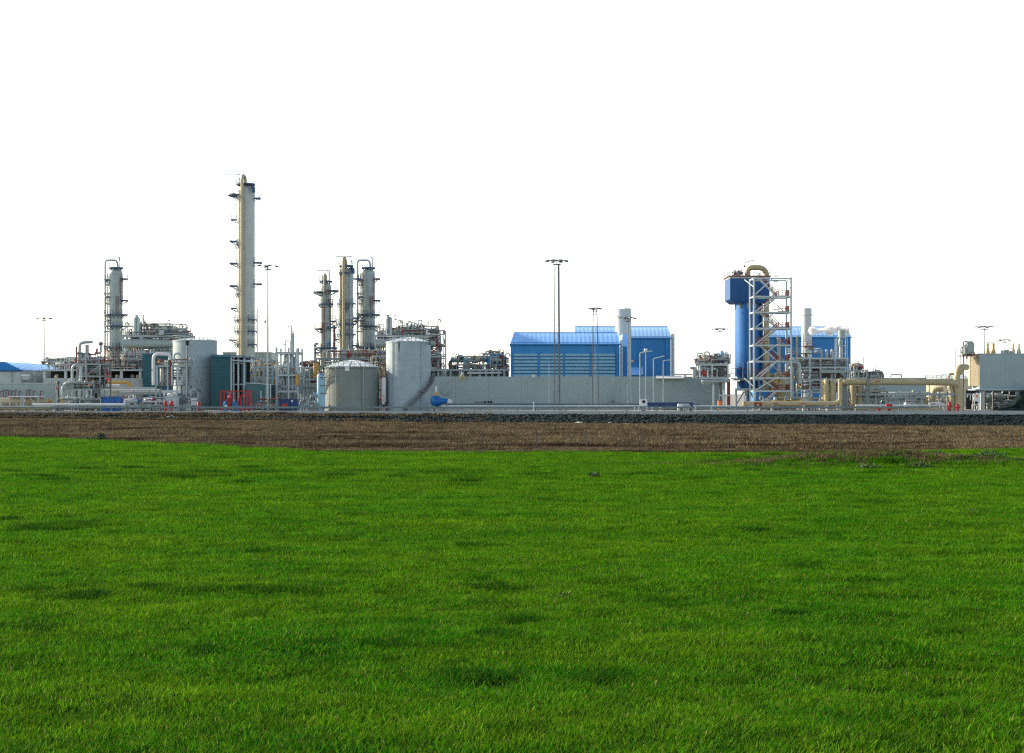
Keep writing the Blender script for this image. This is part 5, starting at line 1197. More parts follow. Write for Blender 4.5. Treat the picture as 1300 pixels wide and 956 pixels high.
t = T('signal_box', 'white box with a round dark dial before the low blue container', 'cabinet', 816.8, 298); X, Z, Y = t.X, t.Z, t.Y
t.part('body', MB().box(X(812.4),X(821.6),Y,Y+1,Z(515.5),Z(506.8)), 'white'); t.part('dial', MB().rev((X(817.2),Y,Z(510)),(0,-1,0),[(.003,.34),(.08,.34),(.1,.2)],16), 'dark'); t.part('stand', MB().box(X(814),X(820),Y+.2,Y+.8,0,Z(515.5)-.002), 'steel')
t = container(822.5,879,511.3,516.5,294,'cdblue','long low navy container right of the white dial box')
t = T('fire_box', 'red box on a post right of the white dial box', 'box', 838.8, 296); t.part('box', MB().box(t.X(836.6),t.X(841.4),t.Y,t.Y+.5,t.Z(517.2),t.Z(511.6)), 'red'); t.part('post', MB().bar(t.P(838.8,522,.2),t.P(838.8,517,.2),.16), 'galv')
t = T('red_can', 'orange red drum at the end of the long wall', 'drum', 914, 314); t.part('drum', MB().cyl(t.X(914),t.Y,0,t.Z(509),.55,n=14), 'orange'); t.part('lid', MB().cyl(t.X(914),t.Y,t.Z(509)+.002,t.Z(508.5),.58,n=14), 'rust'); t.o.name = 'oil_drum'

def van(x0,x1,Y,label,m='white'):
    t = T('van', label, 'van', (x0+x1)/2, Y); xa, xb = t.X(x0), t.X(x1); L = xb-xa; h = 1.55
    t.part('body', MB().prism([(xa,.35),(xb,.35),(xb,.85),(xb-L*.18,.95),(xb-L*.3,h),(xa+L*.04,h),(xa,1.3)],Y,Y+1.8), m)
    t.part('window', MB().prism([(xa+L*.3,1.),(xb-L*.22,1.),(xb-L*.31,h-.12),(xa+L*.3,h-.12)],Y-.012,Y-.002), 'glass')
    for f in (.2,.8):
        o = t.part('wheel', MB().rev((xa+L*f,Y-.03,.33),(0,1,0),[(0,.33),(.22,.33)],16), 'dark'); t.part('rim', MB().rev((xa+L*f,Y-.05,.33),(0,1,0),[(0,.19),(.02,.19)],12), 'galv', o)
    return t
van(861,881,291.3,'low white vehicle parked behind the barrier by the low navy container')
van(1150,1166,328,'small white vehicle parked among the ground pipes at right')

def marker(x, label, m, Y=288.6, h=1.1):
    t = T('marker_post', label, 'marker post', x, Y, group='marker posts along the road edge'); cx = t.X(x)
    t.part('post', MB().box(cx-.11,cx+.11,Y-.06,Y+.06,0,h), 'white'); t.part('reflector', MB().box(cx-.1,cx+.1,Y-.08,Y-.063,h*.45,h*.8), m)
marker(677.5, 'tall white marker post left of the lattice mast', 'white', h=2.)
marker(806, 'white marker post left of the white dial box', 'dsteel', 288.6, .9)
marker(811, 'dark banded marker post directly before the dial box', 'dsteel', 288.9, .9)
marker(821, 'red banded marker post at the right side of the dial box', 'red', 288.6, .9)
marker(828, 'white marker post between dial box and red box', 'dsteel', 288.8, .9)
marker(838.5, 'red marker post under the red box', 'red', 288.6, .9)
marker(883, 'white marker post by the front of the parked white vehicle', 'dsteel', 288.6, .9)
marker(903.5, 'white marker post left of the orange drum', 'red', 288.6, .9)

t = T('sign_board', 'white sign with an orange round symbol on two legs, under the raised building', 'sign', 1240, 292); X, Z, Y = t.X, t.Z, t.Y
t.part('board', MB().box(X(1236.5),X(1243),Y-.05,Y+.05,Z(509.5),Z(500)), 'white'); t.part('symbol', MB().rev((X(1240),Y-.05,Z(503)),(0,-1,0),[(.002,.26),(.02,.26)],20), 'orange')
for x in (1237.3,1242.3): t.part('leg', MB().bar((X(x),Y+.06,0),(X(x),Y+.06,Z(500)),.14), 'wsteel')

# crash barrier
t = T('crash_barrier', 'long grey steel crash barrier along the edge of the plant road', 'crash barrier', 500, 290)
X, Z, Y = t.X, t.Z, t.Y
t.part('rail', MB().prism([(0,0),(1,0)],0,1).__class__().add([(X(x),Y+dy,z) for x in (-90,1180) for dy,z in ((0,.62),(-.08,.7),(0,.78),(-.0,.86),(-.08,.94),(0,1.02),(.03,1.02),(.03,.62))],[(0,1,9,8),(1,2,10,9),(2,3,11,10),(3,4,12,11),(4,5,13,12),(5,6,14,13),(6,7,15,14),(7,0,8,15),(0,7,6,5,4,3,2,1),(8,9,10,11,12,13,14,15)]), 'barrier')
n = 33
for k in range(n+1): 
    x = X(-90)+(X(1180)-X(-90))*k/n; t.part('post', MB().box(x-.1,x+.1,Y+.04,Y+.2,0,1.0), 'dsteel')

# litter
for x,y,Yd,w,label in ((218,531.5,282.2,1.6,'scrap of white plastic sheet at the foot of the bank, left'),(735,536.3,277,1.7,'longer white plastic scrap at the foot of the bank before the lattice mast'),(774.5,536.4,277,.8,'shorter white plastic scrap right of the longer one at the bank foot')):
    LIT = globals().setdefault('LITTER', []); LIT.append((x,y,Yd,w,label))

# steam
def steam_mat():
    m = bpy.data.materials.new('steam'); m.use_nodes = True; nt = m.node_tree; nt.nodes.remove(nt.nodes['Principled BSDF'])
    v = nt.nodes.new('ShaderNodeVolumePrincipled'); v.inputs['Color'].default_value = (.97,.97,.97,1); v.inputs['Anisotropy'].default_value = .1
    g = nt.nodes.new('ShaderNodeNewGeometry'); n = nt.nodes.new('ShaderNodeTexNoise'); n.inputs['Scale'].default_value = .55; n.inputs['Detail'].default_value = 4
    nt.links.new(g.outputs['Position'], n.inputs['Vector'])
    r = nt.nodes.new('ShaderNodeMapRange'); r.inputs[1].default_value = .36; r.inputs[2].default_value = .62; r.inputs[3].default_value = 0; r.inputs[4].default_value = 5.
    nt.links.new(n.outputs['Fac'], r.inputs[0]); nt.links.new(r.outputs[0], v.inputs['Density'])
    nt.links.new(v.outputs[0], nt.nodes['Material Output'].inputs['Volume']); return m
SM = steam_mat()
Y = 352; s = Y/FPX; mb = MB(); g = random.Random(4)
pts = []
for k in range(15):
    f = k/14; pts.append((f*9.6+.3, g.uniform(-.4,.4), .2*math.sin(k*1.3), .75+.35*math.sin(k*.9+1)+.25*f))
bmx = MB().rev((0,0,0),(1,.0,.035),[(-.2,.15)]+[(p[0],p[3]) for p in pts]+[(10.2,.15)],14)
bmx.v = [(x+.25*noise.noise((x*.7,y,z)), y+.5*noise.noise((x,y*1.3+9,z)), z+.55*noise.noise((x*.8,y+3,z*1.2))) for x,y,z in bmx.v]
bpy.data.objects
so_ = solo('steam_plume', 'white steam drifting from the slim chimney to the exhaust stack', 'steam', bmx, SM, (0,0,0), kind='stuff'); so_.location = ((1026.5-650)*s, Y, EYE+(HOR-420)*s)
for o in [bpy.data.objects['steam_plume']]:
    o.data.materials.clear(); o.data.materials.append(SM)
# ================================================================== GROUND
def fbm(x, y, z=0., o=4):
    a, s, f = 0., 1., 1.
    for _ in range(o): a += s*noise.noise((x*f, y*f, z)); s *= .5; f *= 2.03
    return a
def clamp(a,l=0.,h=1.): return max(l,min(h,a))
def sm(a): a = clamp(a); return a*a*(3-2*a)
TOE, TOP = 279., 286.
def ztoe(u): return EYE-(clamp(u,-200,1500)*11/1300+31.0)*TOE/FPX
_e = [(-400,549),(0,555.5),(60,557.5),(110,559.5),(200,563),(300,568),(400,573),(520,575),(1000,575.5),(1150,574),(1300,571),(1700,568)]
def edge_y(u):
    for (a,b),(c,d) in zip(_e,_e[1:]):
        if u <= c: return b+(d-b)*clamp((u-a)/(c-a))
    return _e[-1][1]
def base_z(u, Y):                       # u: bearing as a photo column
    if Y < 60: return .6
    t = sm((Y-60)/(TOE-60)*.5+0.0)*2 if Y < TOE else 1
    t = (Y-60)/(TOE-60); t = t*t*(1.6-.6*t)
    return .6+(ztoe(u)-.6)*t
_ec = {}
def edge_Y(u):
    k = round(u)
    if k not in _ec:
        lo, hi = 40., 200.; ty = edge_y(k)
        for _ in range(30):
            m = (lo+hi)/2
            y = HOR+FPX*(EYE-base_z(k,m))/m
            if y > ty: lo = m
            else: hi = m
        _ec[k] = lo
    return _ec[k]
def mound(x, Y): 
    return .5*math.exp(-((x-15.5)/5.5)**2-((Y-60.5-.1*(x-15))/1.9)**2)*(1+.4*noise.noise((x*.6,Y*.6,3)))
def zfield(x, Y):
    u = 650+x*FPX/max(Y,1)
    z = base_z(u,Y)+.07*fbm(x*.14,Y*.22)+.035*fbm(x*.6,Y*.9,5,3)+mound(x,Y)
    if Y > 120: z += .12*fbm(x*.05,Y*.08,9,3)
    return z
def grid(name, us, rows, zf, m, label=None, cat=None, kind='structure'):
    """sheet whose columns follow bearings u and whose rows are depths (row may be a function of u)"""
    mb = MB(); n = len(us)
    for r in rows:
        for u in us:
            Y = r(u) if callable(r) else r
            x = (u-650)*Y/FPX; mb.v.append((x,Y,zf(x,Y)))
    for i in range(len(rows)-1):
        for j in range(n-1): mb.f.append((i*n+j,i*n+j+1,(i+1)*n+j+1,(i+1)*n+j))
    o = solo(name, label or name, cat or name, mb, m, (0,0,0), kind=kind); return o

def ground_mat(name, cols, scales, rough=.95, bump=.0, aniso=(1,1,1), patch=None):
    """blend of earth colours by stacked noises"""
    m = bpy.data.materials.new(name); m.use_nodes = True; nt = m.node_tree; N = nt.nodes; L = nt.links; b = N['Principled BSDF']
    b.inputs['Roughness'].default_value = rough; b.inputs['Specular IOR Level'].default_value = .0
    g = N.new('ShaderNodeNewGeometry'); mp = N.new('ShaderNodeMapping'); mp.inputs['Scale'].default_value = aniso; L.new(g.outputs['Position'], mp.inputs['Vector'])
    out = None; last = None
    for i,(c,s) in enumerate(zip(cols[1:],scales)):
        n = N.new('ShaderNodeTexNoise'); n.inputs['Scale'].default_value = s[0]; n.inputs['Detail'].default_value = 8; n.inputs['Roughness'].default_value = .7
        L.new(mp.outputs[0], n.inputs['Vector']); r = N.new('ShaderNodeMapRange'); r.inputs[1].default_value = s[1]; r.inputs[2].default_value = s[2]; L.new(n.outputs['Fac'], r.inputs[0])
        x = N.new('ShaderNodeMix'); x.data_type = 'RGBA'; L.new(r.outputs[0], x.inputs['Factor'])
        if out is None: x.inputs['A'].default_value = (*cols[0],1)
        else: L.new(out, x.inputs['A'])
        x.inputs['B'].default_value = (*c,1); out = x.outputs['Result']; last = n
    L.new(out, b.inputs['Base Color'])
    if bump:
        bp = N.new('ShaderNodeBump'); bp.inputs['Distance'].default_value = bump; L.new(last.outputs['Fac'], bp.inputs['Height']); L.new(bp.outputs[0], b.inputs['Normal'])
    return m
gm_soil = ground_mat('meadow_soil', [(.018,.05,.006),(.028,.075,.007),(.014,.035,.006)], [(.5,.4,.6),(3.,.45,.65)], bump=.05)
gm_brown = ground_mat('fallow_earth', [(.052,.040,.027),(.085,.072,.045),(.034,.025,.018),(.030,.036,.019),(.10,.085,.056)], [(.05,.44,.54),(.09,.5,.58),(.04,.56,.63),(.6,.58,.68)], aniso=(.22,1.,1), bump=.15)
gm_bank = ground_mat('bank_gravel', [(.013,.024,.024),(.028,.040,.039),(.007,.014,.014),(.06,.07,.068)], [(.35,.4,.6),(.9,.5,.6),(1.7,.62,.7)], bump=.5)
US = [-700+40*k for k in range(25)]+[300+12*k for k in range(0)]
US = list(range(-700,-100,60))+list(range(-100,1401,12))+list(range(1440,2101,60))
rows = []
Y = -6.
rows = [-8.,-4.,-1.5]
def nearfix(u): return u
Yv = 2.
rs = []
while Yv < 118: rs.append(Yv); Yv *= 1.022
# green field: near apron as plain sheet, then fan to the winding edge
mbn = MB(); ax = [-40+2*k for k in range(41)]; ay = [-20,-12,-6,-2,1.9+.1]
US2 = US
def frow(f): return lambda u: 2.+(edge_Y(u)-2.)*f
fr = [ (1.9*(1.02**k)-1.9) for k in range(205)]; mx_ = fr[-1]; fr = [a/mx_ for a in fr]
grid('field', US2, [frow(f) for f in fr], zfield, gm_soil, 'gently bumpy green meadow in the foreground', 'field')
ap = MB().add([(-60,-30,.45),(60,-30,.45),(60,2.2,.45),(-60,2.2,.45)],[(0,1,2,3)])
solo('lawn_apron', 'meadow behind the viewpoint', 'field', ap, gm_soil, (0,0,0), kind='structure').name = 'field'
solo('lawn_base', 'meadow earth spreading to both sides', 'field', MB().add([(-130,2.3,.2),(130,2.3,.2),(130,68,.2),(-130,68,.2)],[(0,1,2,3)]), gm_soil, (0,0,0), kind='structure').name = 'field'
gr = [k/70 for k in range(71)]
def brow(f): return lambda u: edge_Y(u)+(TOE-edge_Y(u))*(f**1.25)
grid('fallow_field', US2, [brow(f) for f in gr], zfield, gm_brown, 'brown fallow field between meadow and plant', 'field')
def zbank(x, Y):
    u = 650+x*FPX/Y; f = clamp((Y-TOE)/(TOP-TOE)); a = zfield(x,TOE)
    return a+(-.42-a)*f+(.3*fbm(x*.35,Y*.5,2)+.16*fbm(x*1.1,Y*1.1,7,3))*math.sin(math.pi*f) if 0 < f < 1 else (a if f <= 0 else -.42)
UB = list(range(-700,-100,40))+list(range(-100,1401,4))+list(range(1440,2101,40))
grid('gravel_bank', UB, [TOE+(TOP-TOE)*k/9 for k in range(10)], zbank, gm_bank, 'dark gravel bank below the plant road', 'bank')
W = 420
flat = lambda x0,x1,y0,y1,z: MB().add([(x0,y0,z),(x1,y0,z),(x1,y1,z),(x0,y1,z)],[(0,1,2,3)])
solo('road', 'pale road along the front of the plant', 'road', MB().box(-W,W,TOP-.1,289.4,-.3,.0), 'road', (0,0,0), kind='structure')
solo('kerb', 'concrete kerb along the plant road', 'kerb', MB().box(-W,W,TOP-.35,TOP-.11,-.8,.14), 'conc2', (0,0,0), kind='structure')
solo('ground', 'gravel ground of the plant reaching the horizon', 'ground', flat(-9000,9000,289.41,12000,-.01), 'yard', (0,0,0), kind='structure')
for i,(sx) in enumerate((-1,1)):
    solo('ground', 'far ground beside the fields', 'ground', MB().add([(sx*130,-30,-.6),(sx*9000,-30,-3),(sx*9000,TOE+2,-3),(sx*300,TOE+2,-3)],[(0,1,2,3)]), gm_brown, (0,0,0), kind='structure')
# dark heap under the raised building
hb = MB(); X = lambda x: (x-650)*314/FPX; n = 24
for i in range(9):
    for j in range(n): 
        x = X(1258+j*5); h = 7.2*sm((x-X(1258))/11.)*math.sin(math.pi*clamp(i/8,.02,.98))
        hb.v.append((x, 306+i*1.4, h*(.5 if i<2 else 1)+.25*noise.noise((x*.8,i*.9,1)) - (.3 if i in(0,8) else 0)))
for i in range(8):
    for j in range(n-1): hb.f.append((i*n+j,i*n+j+1,(i+1)*n+j+1,(i+1)*n+j))
hb.v = [(x,y,min(z,6.0)) for x,y,z in hb.v]
solo('spoil_heap', 'dark earth heap under the raised grey building', 'earth heap', hb, gm_bank, (0,0,0))

for x,y,Yd,w,label in LITTER:
    px = (x-650)*Yd/FPX; pz = (zbank(px,Yd) if Yd > TOE else zfield(px,Yd))+.1; g = random.Random(int(x)); mb = MB(); n = 7
    for i in range(n):
        for j in range(4): mb.v.append((px+(i/(n-1)-.5)*w, Yd+(j-1.5)*.25, pz+.22*g.random()*math.sin(math.pi*i/(n-1))))
    for i in range(n-1):
        for j in range(3): mb.f.append((i*4+j,i*4+j+1,(i+1)*4+j+1,(i+1)*4+j))
    o = solo('plastic_scrap', label, 'litter', mb, 'plastic', (px,Yd,pz), group='white plastic litter on the bank')
    md = o.modifiers.new('thickness','SOLIDIFY'); md.thickness = .03

# wire fence between meadow and fallow land
t = T('wire_fence', 'thin wire fence with grey posts between meadow and brown field', 'fence', 700, 77, .5)
pts = []
for u in (-60,12,70,135,200,262,330,398,466,540,612,681,745,816,868,925,993,1066,1130,1172,1213,1251,1283,1340):
    Yd = edge_Y(u)+2.5; x = (u-650)*Yd/FPX; z = zfield(x,Yd); pts.append((x,Yd,z)); g = random.Random(u)
    t.part('post', MB().tube([(x,Yd,z-.1),(x+g.uniform(-.04,.04),Yd,z+1.12+g.uniform(-.08,.08))],.02,6), 'wood')
for h in (.45,.8,1.08):
    t.part('wire', MB().tube([(x,y-.03,z+h) for x,y,z in pts],.0022,4), 'wood')

# countable weeds standing out of the grass
def leafy(n, rx, rz, seed, l=.12):
    g = random.Random(seed); mb = MB()
    for k in range(n):
        a = g.uniform(0,2*math.pi); rr = rx*math.sqrt(g.random()); z = rz*g.random()**.8*(1-.5*(rr/rx)**2); p = Vector((rr*math.cos(a), rr*math.sin(a), z))
        d = Vector((g.uniform(-1,1),g.uniform(-1,1),g.uniform(-.1,1.2))).normalized()*l*g.uniform(.6,1.5); s = d.cross(Vector((g.uniform(-1,1),g.uniform(-1,1),.3))).normalized()*l*.25
        mb.add([p,p+d*.5+s,p+d,p+d*.5-s],[(0,1,2,3)])
    for k in range(int(n/25)+3):
        a = g.uniform(0,6.28); mb.tube([(0,0,0),(rx*.5*math.cos(a),rx*.5*math.sin(a),rz*.8)],.008,4)
    return mb
def weed(u, Yd, w, h, seed, label, n=260, name='weed_clump', cat='weed'):
    x = (u-650)*Yd/FPX; z = zfield(x,Yd)-.03; o = solo(name, label, cat, leafy(n,w,h,seed,clamp(Yd*.0013,.03,.1)), 'green', (0,0,0), group='dark weed clumps' if name=='weed_clump' else None); o.location = (x,Yd,z)
weed(128, edge_Y(128)+1.2, .28, .62, 1, 'small dark upright bush on the meadow edge at left', 420, 'bush', 'bush')
weed(113, edge_Y(113)+1., .42, .22, 2, 'flat dark weeds left of the small upright bush', 200)
weed(86, edge_Y(86)+1., .5, .15, 12, 'scattered low weeds along the meadow edge, farther left of the bush', 160)
weed(1256, 61.5, .75, .38, 3, 'dark weed clump at the right end of the brownish mound', 420)
weed(1166, 57.5, .5, .3, 4, 'dark weeds at the foot of the brownish mound', 320)
weed(1103, 57., .55, .26, 5, 'dark weeds at the left foot of the brownish mound', 280)
weed(1187, 61.5, .45, .22, 15, 'low weeds on top of the brownish mound', 240)
weed(754, 50.5, .24, .24, 6, 'solitary dark weed in the middle of the meadow', 180)
weed(1234, 36., .2, .1, 8, 'flat dark weed low at the right of the meadow', 110)
weed(716, 21., .16, .1, 9, 'small leafy weed near the bottom centre of the meadow', 110)

# ------------------------------------------------------------------ grass (stuff)
def blade_mat(name, dark, c1, c2, c3, trans=.3):
    m = bpy.data.materials.new(name); m.use_nodes = True; nt = m.node_tree; N = nt.nodes; L = nt.links; b = N['Principled BSDF']
    b.inputs['Roughness'].default_value = .8; b.inputs['Specular IOR Level'].default_value = .03
    oi = N.new('ShaderNodeObjectInfo'); at = N.new('ShaderNodeAttribute'); at.attribute_name = 'dk'; at.attribute_type = 'INSTANCER'
    g = N.new('ShaderNodeNewGeometry'); n = N.new('ShaderNodeTexNoise'); n.inputs['Scale'].default_value = .3; n.inputs['Detail'].default_value = 8; n.inputs['Roughness'].default_value = .78
    mp = N.new('ShaderNodeMapping'); mp.inputs['Scale'].default_value = (.7,1.6,1); L.new(g.outputs['Position'], mp.inputs['Vector']); L.new(mp.outputs[0], n.inputs['Vector'])
    r = N.new('ShaderNodeMapRange'); r.inputs[1].default_value = .4; r.inputs[2].default_value = .62; L.new(n.outputs['Fac'], r.inputs[0])
    x = N.new('ShaderNodeMix'); x.data_type = 'RGBA'; x.inputs['A'].default_value = (*c1,1); x.inputs['B'].default_value = (*c2,1); L.new(r.outputs[0], x.inputs['Factor'])
    y = N.new('ShaderNodeMix'); y.data_type = 'RGBA'; L.new(x.outputs['Result'], y.inputs['A']); y.inputs['B'].default_value = (*c3,1)
    wn = N.new('ShaderNodeTexNoise'); wn.inputs['Scale'].default_value = 14; L.new(g.outputs['Position'], wn.inputs['Vector'])
    r2 = N.new('ShaderNodeMapRange'); r2.inputs[1].default_value = .5; r2.inputs[2].default_value = .75; r2.inputs[4].default_value = .7; L.new(wn.outputs['Fac'], r2.inputs[0]); L.new(r2.outputs[0], y.inputs['Factor'])
    hv = N.new('ShaderNodeMapRange'); hv.inputs[3].default_value = .55; hv.inputs[4].default_value = 1.5; L.new(oi.outputs['Random'], hv.inputs[0])
    vm = N.new('ShaderNodeVectorMath'); vm.operation = 'SCALE'; L.new(y.outputs['Result'], vm.inputs[0]); L.new(hv.outputs[0], vm.inputs['Scale'])
    z = N.new('ShaderNodeMix'); z.data_type = 'RGBA'; L.new(at.outputs['Fac'], z.inputs['Factor']); L.new(vm.outputs[0], z.inputs['A']); z.inputs['B'].default_value = (*dark,1)
    L.new(z.outputs['Result'], b.inputs['Base Color'])
    tr = N.new('ShaderNodeBsdfTranslucent'); L.new(z.outputs['Result'], tr.inputs['Color']); ms = N.new('ShaderNodeMixShader'); ms.inputs[0].default_value = trans
    L.new(b.outputs[0], ms.inputs[1]); L.new(tr.outputs[0], ms.inputs[2]); L.new(ms.outputs[0], N['Material Output'].inputs['Surface'])
    return m
GM = blade_mat('meadow_grass', (.005,.043,.004), (.026,.160,.003), (.084,.216,.004), (.25,.29,.03), .42)
DM = blade_mat('dry_stubble', (.042,.028,.018), (.10,.076,.045), (.17,.138,.08), (.26,.215,.13), .15)
def tuft(name, n, rad, h0, h1, w, m, seed, lean=.5):
    g = random.Random(seed); mb = MB()
    for k in range(n):
        a = g.uniform(0,6.283); rr = rad*math.sqrt(g.random()); p = Vector((rr*math.cos(a),rr*math.sin(a),-.02)); h = g.uniform(h0,h1)
        b = g.uniform(0,6.283); d = Vector((math.cos(b),math.sin(b),0))*h*g.uniform(.1,lean); s = Vector((-math.sin(b+g.uniform(-.9,.9)),math.cos(b),0))*w*g.uniform(.6,1.2)
        q = p+Vector((0,0,h*.6))+d*.35; e = p+Vector((0,0,h))+d
        mb.add([p-s,p+s,q+s*.8,q-s*.8,e],[(0,1,2,3),(3,2,4)])
    me = bpy.data.meshes.new(name); me.from_pydata(mb.v,[],mb.f); me.materials.append(m); return bpy.data.objects.new(name, me)
def scatter(name, label, pts, protos, kindname='grass'):
    """pts rows: x,y,z,scale,rot,dark"""
    coll = bpy.data.collections.new(name+'_tufts')
    for p in protos: coll.objects.link(p)
    a = np.array(pts, dtype=np.float32); me = bpy.data.meshes.new(name); me.vertices.add(len(a)); me.vertices.foreach_set('co', a[:,:3].ravel())
    for nm,c in (('sc',3),('rot',4),('dk',5)):
        at = me.attributes.new(nm,'FLOAT','POINT'); at.data.foreach_set('value', np.ascontiguousarray(a[:,c]))
    o = bpy.data.objects.new(name, me); COL.objects.link(o); tag(o, label, kindname, kind='stuff')
    nt = bpy.data.node_groups.new(name,'GeometryNodeTree'); nt.interface.new_socket('Geometry',in_out='INPUT',socket_type='NodeSocketGeometry'); nt.interface.new_socket('Geometry',in_out='OUTPUT',socket_type='NodeSocketGeometry')
    N = nt.nodes; L = nt.links; gi = N.new('NodeGroupInput'); go = N.new('NodeGroupOutput'); ip = N.new('GeometryNodeInstanceOnPoints'); ci = N.new('GeometryNodeCollectionInfo')
    ci.inputs['Collection'].default_value = coll; ci.inputs['Separate Children'].default_value = True; ci.inputs['Reset Children'].default_value = True
    ip.inputs['Pick Instance'].default_value = True
    def na(n):
        x = N.new('GeometryNodeInputNamedAttribute'); x.data_type = 'FLOAT'; x.inputs['Name'].default_value = n; return x.outputs['Attribute']
    cx = N.new('ShaderNodeCombineXYZ'); L.new(na('rot'), cx.inputs['Z'])
    L.new(gi.outputs[0], ip.inputs['Points']); L.new(ci.outputs[0], ip.inputs['Instance']); L.new(cx.outputs[0], ip.inputs['Rotation']); L.new(na('sc'), ip.inputs['Scale']); L.new(ip.outputs[0], go.inputs[0])
    md = o.modifiers.new('tufts','NODES'); md.node_group = nt
    return o
rg = random.Random(7)
DARK = [(85,670,55,3.4),(20,671,40,2.),(850,596,45,2.4),(640,601,60,2.),(500,604,50,3),(430,601,40,2),(330,602,55,2.4),(250,604,50,2.2),(120,604,60,2.6),(50,605,40,2.4),(590,611,35,2.5),(420,609,30,2),(495,613,30,3),(230,606,60,1.6),(545,602,30,2),(695,602,60,2),(80,757,55,3.5),(190,745,30,4),(260,748,40,4),(370,747,35,3.5),(600,694,30,2.5),(1040,590,120,2.4),(950,590,50,2.),(600,585,60,1.6),(20,578,60,2.),(140,580,70,1.6),(780,740,45,2.5),(640,745,40,2.2),(760,857,60,4),(620,858,50,4),(720,782,16,3),(840,804,40,2.5),(290,824,50,3),(680,706,30,2),(1120,600,60,3)]
def darkness(x, Y):
    u = 650+x*FPX/Y; y = HOR+FPX*(EYE-.6)/Y; d = 0.
    for a,b,w,h in DARK:
        w_ = w*.8; h_ = h*.75
        if abs(u-a) < w*1.6 and abs(y-b) < h*2.2:
            q = ((u-a)/w_)**2+((y-b)/h_)**2
            d = max(d, .25-q*.8+2.1*fbm(x*1.5,Y*1.1,2,4))
    nz = fbm(x*.22,Y*.5,4,4)
    wgt = math.exp(-((y-604)/14)**2)*.30
    return clamp(max(d, (nz-.60+wgt*.6)*2.2))
def dens(Y): return 88*(min(1,20/Y))**1.25
pts = []
Yc = 8.
while Yc < 118:
    dY = Yc*.02; ua, ub = (-700,2000) if Yc < 30 else (-380,1680); wid = (ub-ua)*Yc/FPX; n = int(dens(Yc)*wid*dY)
    for k in range(n):
        Y = Yc+rg.random()*dY; u = rg.uniform(ua,ub)
        if Y > edge_Y(u)+(1.1*noise.noise((u*.05,0,0))+.9*noise.noise((u*.31,4,0))+rg.uniform(-.7,.7))*Y/70: continue
        x = (u-650)*Y/FPX; d = darkness(x,Y); mo = mound(x,Y)
        if mo > .16 and rg.random() < .72: continue
        s = (max(1,Y/20)**.45)*rg.uniform(.75,1.2)*(1+.35*d)*(1+.35*clamp(fbm(x*.5,Y*.5,8,3)))
        pts.append((x,Y,zfield(x,Y)-.01,s,rg.uniform(0,6.283),(d*.38 if d > .15 else 0.)+rg.random()**3*.55))
    Yc += dY
# darker, taller tussocks in loose rows
tus = []
for k in range(70):
    u = rg.choice([rg.uniform(0,720), rg.uniform(60,650), rg.uniform(-60,1300)]); tus.append((u, rg.gauss(603,6), rg.uniform(.15,.55), rg.uniform(1.2,2.)))
for k in range(22): tus.append((rg.uniform(900,1300), rg.gauss(590,6), rg.uniform(.2,.6), rg.uniform(1.2,2.)))
for k in range(60): tus.append((rg.uniform(-40,1340), rg.uniform(620,860), rg.uniform(.06,.2), rg.uniform(1.05,1.6)))
for u,y,w_,n_ in ((60,670,.45,12),(100,667,.4,10),(30,672,.3,6),(90,757,.3,5),(200,746,.14,4),(250,748,.16,4),(330,748,.18,4),(390,746,.16,4),(610,694,.18,4),(720,782,.1,2),(760,858,.2,4),(620,860,.2,4),(780,741,.2,4),(640,746,.2,4)):
    for q in range(n_): tus.append((u+rg.gauss(0,14), y+rg.gauss(0,1.6), w_*.6, rg.uniform(1.2,1.7)))
for u,y,w_,h_ in tus:
    Yt = FPX*(EYE-.6)/(y-HOR)
    if Yt > edge_Y(u)-2: continue
    xt = (u-650)*Yt/FPX; dk_ = rg.uniform(.45,.95)
    for q in range(int(5+w_*70)):
        x = xt+rg.gauss(0,w_*.7); Y = Yt+rg.gauss(0,w_*.3); s = h_*(max(1,Yt/20)**.3)*rg.uniform(.7,1.1)
        pts.append((x,Y,zfield(x,Y)-.01,s,rg.uniform(0,6.283),clamp(dk_+rg.uniform(-.3,.15))))
SM_ = blade_mat('straw_fleck', (.10,.10,.03), (.22,.21,.08), (.30,.27,.12), (.38,.34,.18), .3)
protos = [tuft('grass_tuft',46,.16,.03,.10,.0055,GM,k,1.1) for k in range(7)]
px_ = tuft('grass_tuft',40,.16,.03,.10,.0055,GM,31,1.1); px_.data.materials.append(SM_)
for f in range(0,26): px_.data.polygons[f if f%4 < 2 else 0].material_index = 1
protos.append(px_)
scatter('grass', 'short green meadow grass', pts, protos)
print('grass tufts', len(pts))
pts = []; BANKTOP = []
for k in range(80000):
    u = rg.uniform(-250,1550); e = edge_Y(u); Y = e-.8+(231-e)*rg.random()**2.; x = (u-650)*Y/FPX
    q = fbm(x*.09,Y*.3,1,4)
    if q < rg.uniform(-.6,.5) and Y > e+3: continue
    pts.append((x,Y,zfield(x,Y)-.02,rg.uniform(.6,1.3)*(1+clamp(q)*.6)*(Y/80)**.35*(.6 if Y<e+6 else 1),rg.uniform(0,6.283),clamp(-fbm(x*.05,Y*.35,6,3)*2.4+rg.uniform(-.3,.4)+.5*clamp(1-(Y-e)/35))))
for k in range(900):                     # taller dry grass at the right of the field edge
    u = rg.uniform(1220,1330); Y = edge_Y(u)+rg.uniform(1,9); x = (u-650)*Y/FPX
    pts.append((x,Y,zfield(x,Y)-.02,rg.uniform(1.2,2.6)*clamp(.7+.5*noise.noise((x*.7,Y*.5,1)),.3,1.3),rg.uniform(0,6.283),0.))
